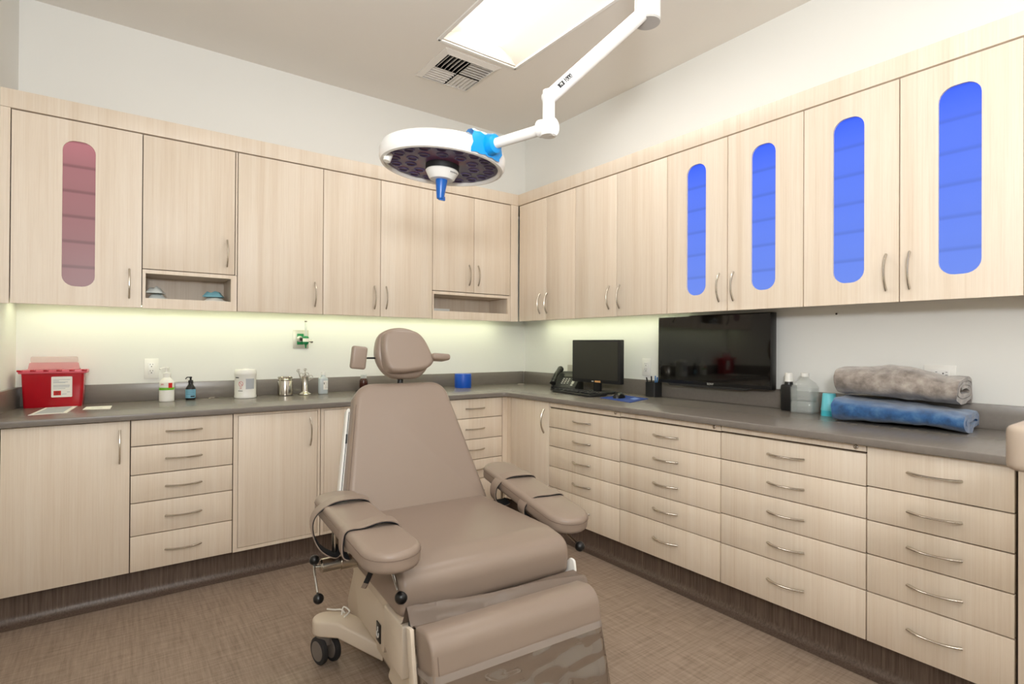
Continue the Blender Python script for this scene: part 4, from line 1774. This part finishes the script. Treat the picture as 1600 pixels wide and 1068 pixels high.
# backrest
TH = math.radians(23)
eN = Vector((0, -math.cos(TH), math.sin(TH)))
eS = Vector((0, math.sin(TH), math.cos(TH)))
bo = Vector((0, .0, .555))
BF = frame((1, 0, 0), eS, eN, bo)
b = new()
ol = round_poly([(-.315, -.03), (.338, -.03), (.212, .553), (-.205, .553)], [.03, .03, .085, .085], 8)
prism(b, ol, -.105, .0, BF, .035, 6)
back = obj('backrest', b, M['vinyl'], ch)
b = new()
for s in (-1,):
    pth = [BF @ Vector((s * (.3047 - .1000 * q), -.02 + .53 * q, -.0095)) for q in (0, .3, .6, .9)]
    tube(b, pth, .002, 6)
obj('side_seam', b, M['seam'], back)
for s in (-1, 1):
    b = new()
    pts = [(s * .330, -.03), (s * .236, .458), (s * .228, .466), (s * .216, .455), (s * .304, -.03)]
    prism(b, pts, -.125, -.082, BF, .003, 2)
    rl = obj('back_rail', b, M['white_p'], ch, label='white rail beside the backrest')
    b = new()
    pts = [(s * .317, .0), (s * .229, .448), (s * .2265, .448), (s * .3145, .0)]
    prism(b, pts, -.0825, -.081, BF, 0, 2)
    pts = [(s * .258, .31), (s * .251, .35), (s * .245, .35), (s * .252, .31)]
    prism(b, pts, -.0825, -.078, BF, 0, 2)
    obj('rail_slot', b, M['black_m'], rl)
# headrest
HT = math.radians(10)
hN = Vector((0, -math.cos(HT), math.sin(HT)))
hS = Vector((0, math.sin(HT), math.cos(HT)))
HF = frame((1, 0, 0), hS, hN, (.030, .265, 1.195))


def closed_spline(pts, n=5):
    k = len(pts)
    out = []
    for i in range(k):
        p0, p1, p2, p3 = [Vector(pts[(i + j) % k]) for j in (-1, 0, 1, 2)]
        for q in range(n):
            u = q / n
            v = .5 * ((2 * p1) + (p2 - p0) * u + (2 * p0 - 5 * p1 + 4 * p2 - p3) * u * u + (3 * p1 - p0 - 3 * p2 + p3) * u ** 3)
            out.append((v.x, v.y))
    return out


b = new()
ol = closed_spline([(-.012, .118), (-.075, .106), (-.115, .075), (-.132, .008), (-.124, -.045), (-.094, -.093), (-.05, -.118), (.02, -.123), (.064, -.118), (.104, -.088), (.134, -.03), (.128, .015), (.098, .066), (.052, .105)])
prism(b, ol, -.06, .005, HF, .022, 5)
hr_ = obj('headrest', b, M['vinyl'], ch)
b = new()
ol = closed_spline([(x - .006, z) for x, z in ((0, .098), (-.072, .094), (-.102, .066), (-.108, -.007), (-.098, -.074), (-.064, -.100), (.02, -.098), (.088, -.085), (.124, -.060), (.130, -.028), (.096, .052), (.056, .090))])
t_ = bmesh.new()
prism(t_, ol, .0, .05, None, .026, 6, both=False)
for v in t_.verts:                        # dished front, thicker at the neck
    k = max(0, v.co.z) / .05
    v.co.z += k * (.022 * max(0, -v.co.y - .01) / .08 - .006 * math.exp(-((v.co.x) ** 2 + (v.co.y - .02) ** 2) / .0035))
join(b, t_, HF)
obj('head_cushion', b, M['vinyl'], hr_)
b = new()
tube(b, [HF @ Vector((-.12, -.022, -.03)), HF @ Vector((-.20, -.022, -.025))], .0045, 10)
tube(b, [HF @ Vector((.12, -.02, -.03)), HF @ Vector((.14, -.022, -.025))], .009, 10)
tube(b, [HF @ Vector((0, -.05, -.05)), BF @ Vector((0, .45, -.09))], .014, 12)
obj('headrest_rod', b, M['black'], ch)
b = new()
t_ = bmesh.new()
box(t_, -.033, .033, -.018, .018, -.050, .050, .011, 4)
join(b, t_, Matrix.Translation((-.192, .235, 1.172)) @ Matrix.Rotation(math.radians(6), 4, 'Y'))
obj('head_wing', b, M['vinyl'], ch)
b = new()
t_ = bmesh.new()
box(t_, -.045, .045, -.045, .045, -.015, .015, .012, 4)
join(b, t_, Matrix.Translation((.188, .235, 1.170)) @ Matrix.Rotation(math.radians(4), 4, 'Y') @ Matrix.Rotation(math.radians(-8), 4, 'X'))
obj('head_wing', b, M['vinyl'], ch)


# armrests
def armrest(a, c, w, side):
    """a, c: centres of the back and front round ends on the top surface (chair space)"""
    A, C_ = Vector(a), Vector(c)
    d = (C_ - A).normalized()
    ex = Vector((-d.y, d.x, 0)).normalized()           # across the arm
    ez = ex.cross(d).normalized()
    if ez.z < 0:
        ez, ex = -ez, -ex
    L = (C_ - A).length
    F = frame(ex, d, ez, A)
    r = w / 2
    ol = []
    for i in range(13):
        q = PI * i / 12
        ol.append((r * math.cos(q), L + r * .98 * math.sin(q)))
    for i in range(13):
        q = PI + PI * i / 12
        ol.append((r * .95 * math.cos(q), r * .85 * math.sin(q)))
    b = new()
    prism(b, ol, -.060, 0, F, .017, 5)
    o = obj('armrest', b, M['vinyl'], ch)
    b = new()
    pth = [F @ Vector((x * 1.003, (y - L / 2) * 1.003 + L / 2, -.019)) for x, y in ol]
    pth.append(pth[0])
    tube(b, pth, .0012, 6, caps=False)
    obj('piping', b, M['seam'], o)
    b = new()
    prism(b, round_poly([(-.045, .02), (.045, .02), (.045, L - .03), (-.045, L - .03)], .02, 3), -.076, -.060, F, .003, 2)
    obj('arm_pan', b, M['black_m'], o)
    return o, F, L, r


def strap(o, F, y, r, path, w=.052, skew=.0, tail=None):
    wd = F.to_3x3() @ Vector((skew, 1, 0))
    P = [F @ Vector((x, y + x * -skew, z)) for x, z in path]
    P = smooth_path(P, 5)
    b = new()
    ribbon(b, P, wd, w, .0035)
    s = obj('strap', b, M['vinyl'], o)
    b = new()
    P2 = []
    cen = F @ Vector((0, y, -.035))
    for p_ in P:
        dlt = (cen - p_)
        along = F.to_3x3() @ Vector((0, 1, 0))
        dlt = dlt - along * dlt.dot(along)
        P2.append(p_ + dlt.normalized() * .0038)
    ribbon(b, P2, wd, w * 1.06, .003)
    obj('strap_lining', b, M['velcro'], s, label='black lining of the strap')
    return s


# the arm on the camera side
o, F, L, r = armrest((-.360, -.085, .672), (-.352, -.632, .664), .170, -1)
sgn = 1 if (F.to_3x3() @ Vector((1, 0, 0))).x > 0 else -1
strap(o, F, .095, r, [(sgn * .082, -.075), (sgn * .090, -.035), (sgn * .076, .004), (sgn * .02, .016), (-sgn * .05, .008), (-sgn * .104, -.03), (-sgn * .112, -.085), (-sgn * .085, -.150), (-sgn * .035, -.185), (-sgn * .01, -.16)], .056, .12)
strap(o, F, .375, r, [(sgn * .086, -.068), (sgn * .092, -.032), (sgn * .078, .004), (sgn * .03, .017), (-sgn * .03, .006), (-sgn * .078, .002), (-sgn * .090, -.03), (-sgn * .088, -.075), (-sgn * .07, -.088)], .056, .12)
# the far arm
o2, F2, L2, r2 = armrest((.430, .055, .662), (.412, -.465, .592), .172, 1)
sg2 = 1 if (F2.to_3x3() @ Vector((1, 0, 0))).x > 0 else -1
strap(o2, F2, .135, r2, [(sg2 * .086, -.068), (sg2 * .092, -.032), (sg2 * .078, .004), (sg2 * .02, .012), (-sg2 * .05, .006), (-sg2 * .098, -.03), (-sg2 * .102, -.085), (-sg2 * .07, -.12), (-sg2 * .03, -.115)], .056, .1)
strap(o2, F2, .355, r2, [(sg2 * .086, -.068), (sg2 * .0905, -.032), (sg2 * .078, .004), (sg2 * .02, .006), (-sg2 * .05, .004), (-sg2 * .090, -.03), (-sg2 * .089, -.07), (-sg2 * .06, -.084)], .056, .1)

# arm posts, clamp cylinders, levers and ball knobs
for x, y, zt, zb in ((-.388, -.155, .585, .455), (.425, .03, .575, .40)):
    b = new()
    tube(b, [(x, y, zb), (x, y, zt)], .0105, 14)
    obj('arm_post', b, M['nickel'], ch)
    b = new()
    s = -1 if x < 0 else 1
    tube(b, [(x - s * .10, y, zb - .005), (x - s * .02, y, zb - .005), (x - s * .02, y, zb - .005), (x + s * .045, y, zb - .005), (x + s * .05, y, zb - .005)], [.029, .029, .025, .025, .018], 20)
    tube(b, [(x - s * .30, y, zb - .008), (x - s * .095, y, zb - .008)], .018, 14)
    obj('arm_clamp', b, M['nickel'], ch)
b = new()
tube(b, [(-.438, -.155, .450), (-.456, -.155, .452)], .006, 10)
tube(b, [(-.456, -.150, .462), (-.462, -.172, .447), (-.466, -.245, .398)], .0045, 10)
lv = obj('clamp_lever', b, M['chrome'], ch)
for c in ((-.456, -.150, .474), (-.467, -.262, .386)):
    b = new()
    ball(b, c, .0175)
    obj('ball_knob', b, M['black'], lv)
for pth, c in (([(-.322, -.530, .575), (-.314, -.590, .505)], (-.310, -.606, .488)), ([(.400, -.46, .52), (.405, -.535, .492)], (.408, -.553, .482))):
    b = new()
    tube(b, pth, .0045, 10)
    lr = obj('release_rod', b, M['chrome'], ch)
    b = new()
    ball(b, c, .019)
    obj('ball_knob', b, M['black'], lr)
b = new()
ribbon(b, [(-.372, -.560, .605), (-.374, -.535, .56), (-.378, -.488, .502)], (0, 1, -.3), .042, .004)
st = obj('loose_strap', b, M['velcro'], ch, label='black loose strap end hanging under the armrest')
b = new()
ribbon(b, [(-.378, -.488, .502), (-.379, -.478, .490), (-.380, -.470, .480)], (0, 1, -.3), .042, .004)
obj('strap_tip', b, M['vinyl'], st)

# base cover
b = new()
pr = round_poly([(.275, .105), (.165, .30), (.02, .415), (-.58, .415), (-.66, .20), (-.66, .09), (.255, .075)], [.01, .05, .04, .02, .02, .02, .01], 4)
prism(b, pr, -.225, .225, YZX, .012, 3)
cover = obj('base_cover', b, M['beige'], ch)
for s in (-1, 1):
    b = new()
    pr = round_poly([(.09, .40), (-.02, .165), (-.31, .165), (-.34, .25), (-.52, .25), (-.60, .33), (-.60, .415), (.06, .415)], .01, 3)
    prism(b, pr, s * .226, s * .262, YZX, .008, 2)
    obj('side_cover', b, M['beige'], ch)
    b = new()
    pr = round_poly([(-.22, .37), (-.46, .37), (-.585, .33), (-.585, .47), (-.22, .47)], .008, 3)
    prism(b, pr, s * .264, s * .292, YZX, .005, 2)
    obj('hinge_plate', b, M['beige'], ch)
    b = new()
    pr = round_poly([(-.44, .27), (-.50, .24), (-.605, .24), (-.605, .40), (-.44, .40)], .008, 3)
    prism(b, pr, s * .263, s * .305, YZX, .006, 2)
    obj('step_cover', b, M['beige'], ch)
    b = new()
    pr = round_poly([(-.40, .14), (-.67, .12), (-.67, .29), (-.52, .30), (-.46, .24)], .012, 3)
    prism(b, pr, s * .226, s * .280, YZX, .010, 3)
    obj('front_cover', b, M['beige'], ch)
b = new()
prism(b, [(-.250, .190), (-.290, .190), (-.290, .255), (-.250, .255)], -.2665, -.262, YZX, .001, 2)
bd = obj('emblem_plate', b, M['black'], ch, label='black square emblem with a white mark')
b = new()
tube(b, [(-.2675, -.270 + .010 * math.cos(q), .218 + .012 * math.sin(q)) for q in [math.radians(x) for x in range(150, 391, 20)]], .0022, 8)
tube(b, [(-.2675, -.270, .227), (-.2675, -.270, .243)], .0022, 8)
obj('emblem_mark', b, M['white_p'], bd)
b = new()
box(b, -.285, -.262, -.628, -.60, .395, .455, .002)
obj('hinge_block', b, M['black_m'], ch)
b = new()
ball(b, (-.295, -.40, .432), .010, 1, 1, 1, 14, 10)
obj('pivot_bolt', b, M['chrome'], ch)
# base on the floor: rails, caster arms, casters
b = new()
prism(b, round_poly([(-.20, .16), (.20, .16), (.20, -.66), (-.20, -.66)], .03, 4), .035, .085, None, .008, 2)
obj('floor_base', b, M['beige_d'], ch)
for sx in (-1, 1):
    for cy_, ay in ((.045, -.10), (-.66, -.50)):
        cx_ = sx * (.372 if cy_ > 0 else .275)
        b = new()
        dv = Vector((sx * .18 - cx_, ay - cy_))
        dv.normalize()
        pv = Vector((-dv.y, dv.x))
        ln_ = Vector((sx * .17 - cx_, ay - cy_)).length
        ol = []
        for i in range(11):
            q = PI / 2 + PI * i / 10
            ol.append((.047 * math.cos(q), .047 * math.sin(q)))
        ol += [(ln_, -.055), (ln_, .055)]
        t_ = bmesh.new()
        prism(t_, ol, .112, .172, None, .010, 3)
        bmesh.ops.bisect_plane(t_, geom=t_.verts[:] + t_.edges[:] + t_.faces[:], plane_co=(.07, 0, 0), plane_no=(1, 0, 0))
        for v in t_.verts:
            if v.co.x > .07:
                v.co.z -= (v.co.x - .07) * .42
        join(b, t_, frame((dv.x, dv.y, 0), (pv.x, pv.y, 0), (0, 0, 1), (cx_, cy_, 0)))
        obj('caster_arm', b, M['beige'], ch)
        b = new()
        tube(b, [(cx_, cy_, .113), (cx_, cy_, .07)], [.036, .030], 20)
        cs = obj('caster', b, M['grey'], ch)
        for k in (-1, 1):
            b = new()
            x = cx_ + k * .024
            lathe(b, [(0, -.010), (.040, -.010), (.050, -.008), (.052, 0), (.050, .008), (.040, .010), (0, .010)], (x, cy_ - .012, .0525), 30, Matrix.Rotation(math.radians(18), 4, 'Z') @ Matrix.Rotation(PI / 2, 4, 'Y'))
            wh = obj('caster_wheel', b, M['rubber'], ch)
            b = new()
            lathe(b, [(0, -.0115), (.036, -.0115), (.037, -.0105), (.037, .0105), (.036, .0115), (0, .0115)], (x, cy_ - .012, .0525), 30, Matrix.Rotation(math.radians(18), 4, 'Z') @ Matrix.Rotation(PI / 2, 4, 'Y'))
            obj('wheel_disc', b, M['grey'], wh)
b = new()
tube(b, smooth_path([(-.30, .03, .172), (-.31, .045, .182), (-.335, .055, .184), (-.36, .07, .187)], 5), .003, 8)
tube(b, smooth_path([(-.315, .02, .172), (-.30, .05, .188), (-.285, .02, .18), (-.31, .0, .172)], 5), .003, 8)
obj('cable_tie', b, M['white_p'], ch)

# legrest
LT = math.radians(11)
lS = Vector((0, -math.sin(LT), -math.cos(LT)))          # down the pad
lN = Vector((0, -math.cos(LT), math.sin(LT)))           # pad front
LF = frame((1, 0, 0), lS, lN, (0, -.735, .462))
b = new()
pr = round_poly([(0, -.01), (0, .105), (.43, .105), (.43, -.01)], [.02, .062, .03, .01], 7)    # (down, front)
LX = frame(lS, lN, (1, 0, 0), (0, -.735, .462))
prism(b, pr, -.318, .250, LX, .026, 5)
leg = obj('legrest', b, M['vinyl'], ch)
b = new()
for s in (-1,):
    tube(b, [LX @ Vector((u, v, s * .302)) for u, v in ((.012, .05), (.022, .085), (.055, .1045), (.2, .1062), (.41, .1062))], .0014, 6)
obj('piping', b, M['seam'], leg)
# clear vinyl cover: open sleeve around the lower pad
b = new()
ol = round_poly([(-.322, -.012), (-.322, .110), (.254, .110), (.254, -.012)], [.01, .03, .03, .01], 6)
t_ = bmesh.new()
rows = []
for k in range(9):
    u = .105 + k * .042
    rows.append([t_.verts.new((x * (1 + .004 * k), u, y + (.0016 * k if y > .05 else 0))) for x, y in ol])
for ra, rb in zip(rows, rows[1:]):
    for i in range(len(ol) - 1):
        f = t_.faces.new((ra[i], ra[i + 1], rb[i + 1], rb[i]))
        f.smooth = True
join(b, t_, LF)
cv = obj('clear_cover', b, M['cover'], ch, label='clear vinyl sleeve over the legrest')
b = new()
t_ = bmesh.new()
ra = [t_.verts.new((x * 1.002, .098, y * 1.004 + .0008)) for x, y in ol]
rb = [t_.verts.new((x * 1.003, .117, y * 1.006 + .0012)) for x, y in ol]
for i in range(len(ol) - 1):
    f = t_.faces.new((ra[i], ra[i + 1], rb[i + 1], rb[i]))
    f.smooth = True
join(b, t_, LF)
obj('cover_hem', b, M['coverhem'], cv)
for s in (-1, 1):
    b = new()
    x = -.326 if s < 0 else .262
    pr = round_poly([(.0 if s < 0 else .06, -.022), (.0 if s < 0 else .06, .012), (.41, .02), (.41, -.022)], .005, 3)
    prism(b, pr, x, x + s * .012, LX, .003, 2)
    obj('legrest_frame', b, M['beige'], ch)
    b = new()
    if s < 0:
        b.free()
        continue
    prism(b, round_poly([(-.56, .36), (-.60, .36), (-.640, .44), (-.633, .478), (-.61, .478), (-.56, .43)], .012, 3), s * .314, s * .324, YZX, .003, 2)
    obj('hinge_bracket', b, M['white_p'], ch)
# loose flap between seat and legrest, creased
b = new()
NX, NV = 40, 14
g = []
for i in range(NX + 1):
    u = i / NX
    x = -.308 + .612 * u
    row = []
    for j in range(NV + 1):
        v = j / NV
        y = -.592 - .143 * v
        k = min(1, v / .4)
        k = k * k * (3 - 2 * k)
        z = .404 + .044 * k
        # two diagonal creases running from the near end across the flap
        c1 = v - (.34 + .50 * u)
        c2 = v - (.62 + .30 * u)
        z += k * (.026 * math.exp(-(c1 / .12) ** 2) * (1 - .5 * u) - .020 * math.exp(-(c2 / .09) ** 2) * (1 - .4 * u))
        z += .004 * math.sin(7 * u + 4 * v) * k
        if v > .85:
            z -= .016 * (v - .85) / .15
        row.append(b.verts.new((x, y, z)))
    g.append(row)
for i in range(NX):
    for j in range(NV):
        f = b.faces.new((g[i][j], g[i + 1][j], g[i + 1][j + 1], g[i][j + 1]))
        f.smooth = True
bmesh.ops.solidify(b, geom=b.faces[:], thickness=.003)
obj('vinyl_flap', b, M['vinyl_d'], ch, auto=70)

# ------------------------------------------------------------------ white equipment stand close to the camera
t = thing('equipment_stand', 'white plastic equipment stand with rounded tray top near the counter end', 'equipment stand', (-1.60, -3.83, 0))
b = new()
prism(b, round_poly([(-1.832, -3.542), (-1.36, -3.542), (-1.36, -4.12), (-1.832, -4.12)], .022, 5), 1.052, 1.119, None, .010, 4)
obj('tray_top', b, mat('off_white_plastic', rgb(172, 156, 140), .45), t, True)
b = new()
tube(b, [(-1.58, -3.85, .07), (-1.58, -3.85, 1.053)], .022, 18)
obj('pole', b, M['white_p'], t, True)
b = new()
for k in range(5):
    a = 2 * PI * k / 5 + .6
    tube(b, [(-1.58, -3.85, .075), (-1.58 + .26 * math.cos(a), -3.85 + .26 * math.sin(a), .06)], [.022, .015], 10)
obj('star_base', b, M['white_p'], t, True)
for k in range(5):
    a = 2 * PI * k / 5 + .6
    b = new()
    lathe(b, [(0, -.011), (.024, -.011), (.026, 0), (.024, .011), (0, .011)], (-1.58 + .26 * math.cos(a), -3.85 + .26 * math.sin(a), .026), 20, Matrix.Rotation(PI / 2, 4, 'Y'))
    tube(b, [(-1.58 + .26 * math.cos(a), -3.85 + .26 * math.sin(a), .03), (-1.58 + .26 * math.cos(a), -3.85 + .26 * math.sin(a), .066)], .008, 10)
    obj('caster', b, M['black_m'], t, True)

# ------------------------------------------------------------------ light and camera
sc = bpy.context.scene
w = bpy.data.worlds.new('room_ambient')
w.use_nodes = True
w.node_tree.nodes['Background'].inputs[0].default_value = (.9, .93, 1, 1)
w.node_tree.nodes['Background'].inputs[1].default_value = .3
sc.world = w


def area(name, loc, target, size, power, col):
    l = bpy.data.lights.new(name, 'AREA')
    l.shape = 'RECTANGLE'
    l.size, l.size_y = size
    l.energy = power
    l.color = col
    o = bpy.data.objects.new(name, l)
    COL.objects.link(o)
    o.location = loc
    o.rotation_euler = (Vector(target) - Vector(loc)).to_track_quat('-Z', 'Y').to_euler()
    o['kind'] = 'helper'
    return o


area('added_fill_lamp', (-3.05, -4.7, 2.2), (-1.4, -1.2, 1.3), (1.0, 1.0), 6, (1, .985, .96))  # soft fill light added behind the camera, no fixture there
area('bounce_flash', (-3.1, -4.2, 1.75), (-2.5, -3.3, 3.02), (.35, .35), 60, (.97, .985, 1))

cam = bpy.data.cameras.new('camera')
co = bpy.data.objects.new('camera', cam)
COL.objects.link(co)
cam.sensor_fit = 'HORIZONTAL'
cam.sensor_width = 36
cam.lens = 844.97 / 1600 * 36
cam.clip_start = .02
yaw, pitch, roll = .9382, .0044, .0053
fw = Vector((math.cos(yaw) * math.cos(pitch), math.sin(yaw) * math.cos(pitch), math.sin(pitch)))
r0 = Vector((math.sin(yaw), -math.cos(yaw), 0))
u0 = r0.cross(fw)
rv = r0 * math.cos(roll) + u0 * math.sin(roll)
uv = -r0 * math.sin(roll) + u0 * math.cos(roll)
co.matrix_world = frame(rv, uv, -fw, (-2.8886, -3.7581, 1.2338))
cam.dof.use_dof = True
cam.dof.focus_distance = 2.6
cam.dof.aperture_fstop = 6.3
sc.camera = co
sc.view_settings.view_transform = 'Standard'
sc.view_settings.look = 'None'
sc.view_settings.exposure = 0.2
sc.cycles.max_bounces = 10
sc.cycles.diffuse_bounces = 6
sc.cycles.transparent_max_bounces = 12
sc.cycles.caustics_reflective = False
sc.cycles.caustics_refractive = False
sc.cycles.sample_clamp_indirect = 6
sc.cycles.use_denoising = True
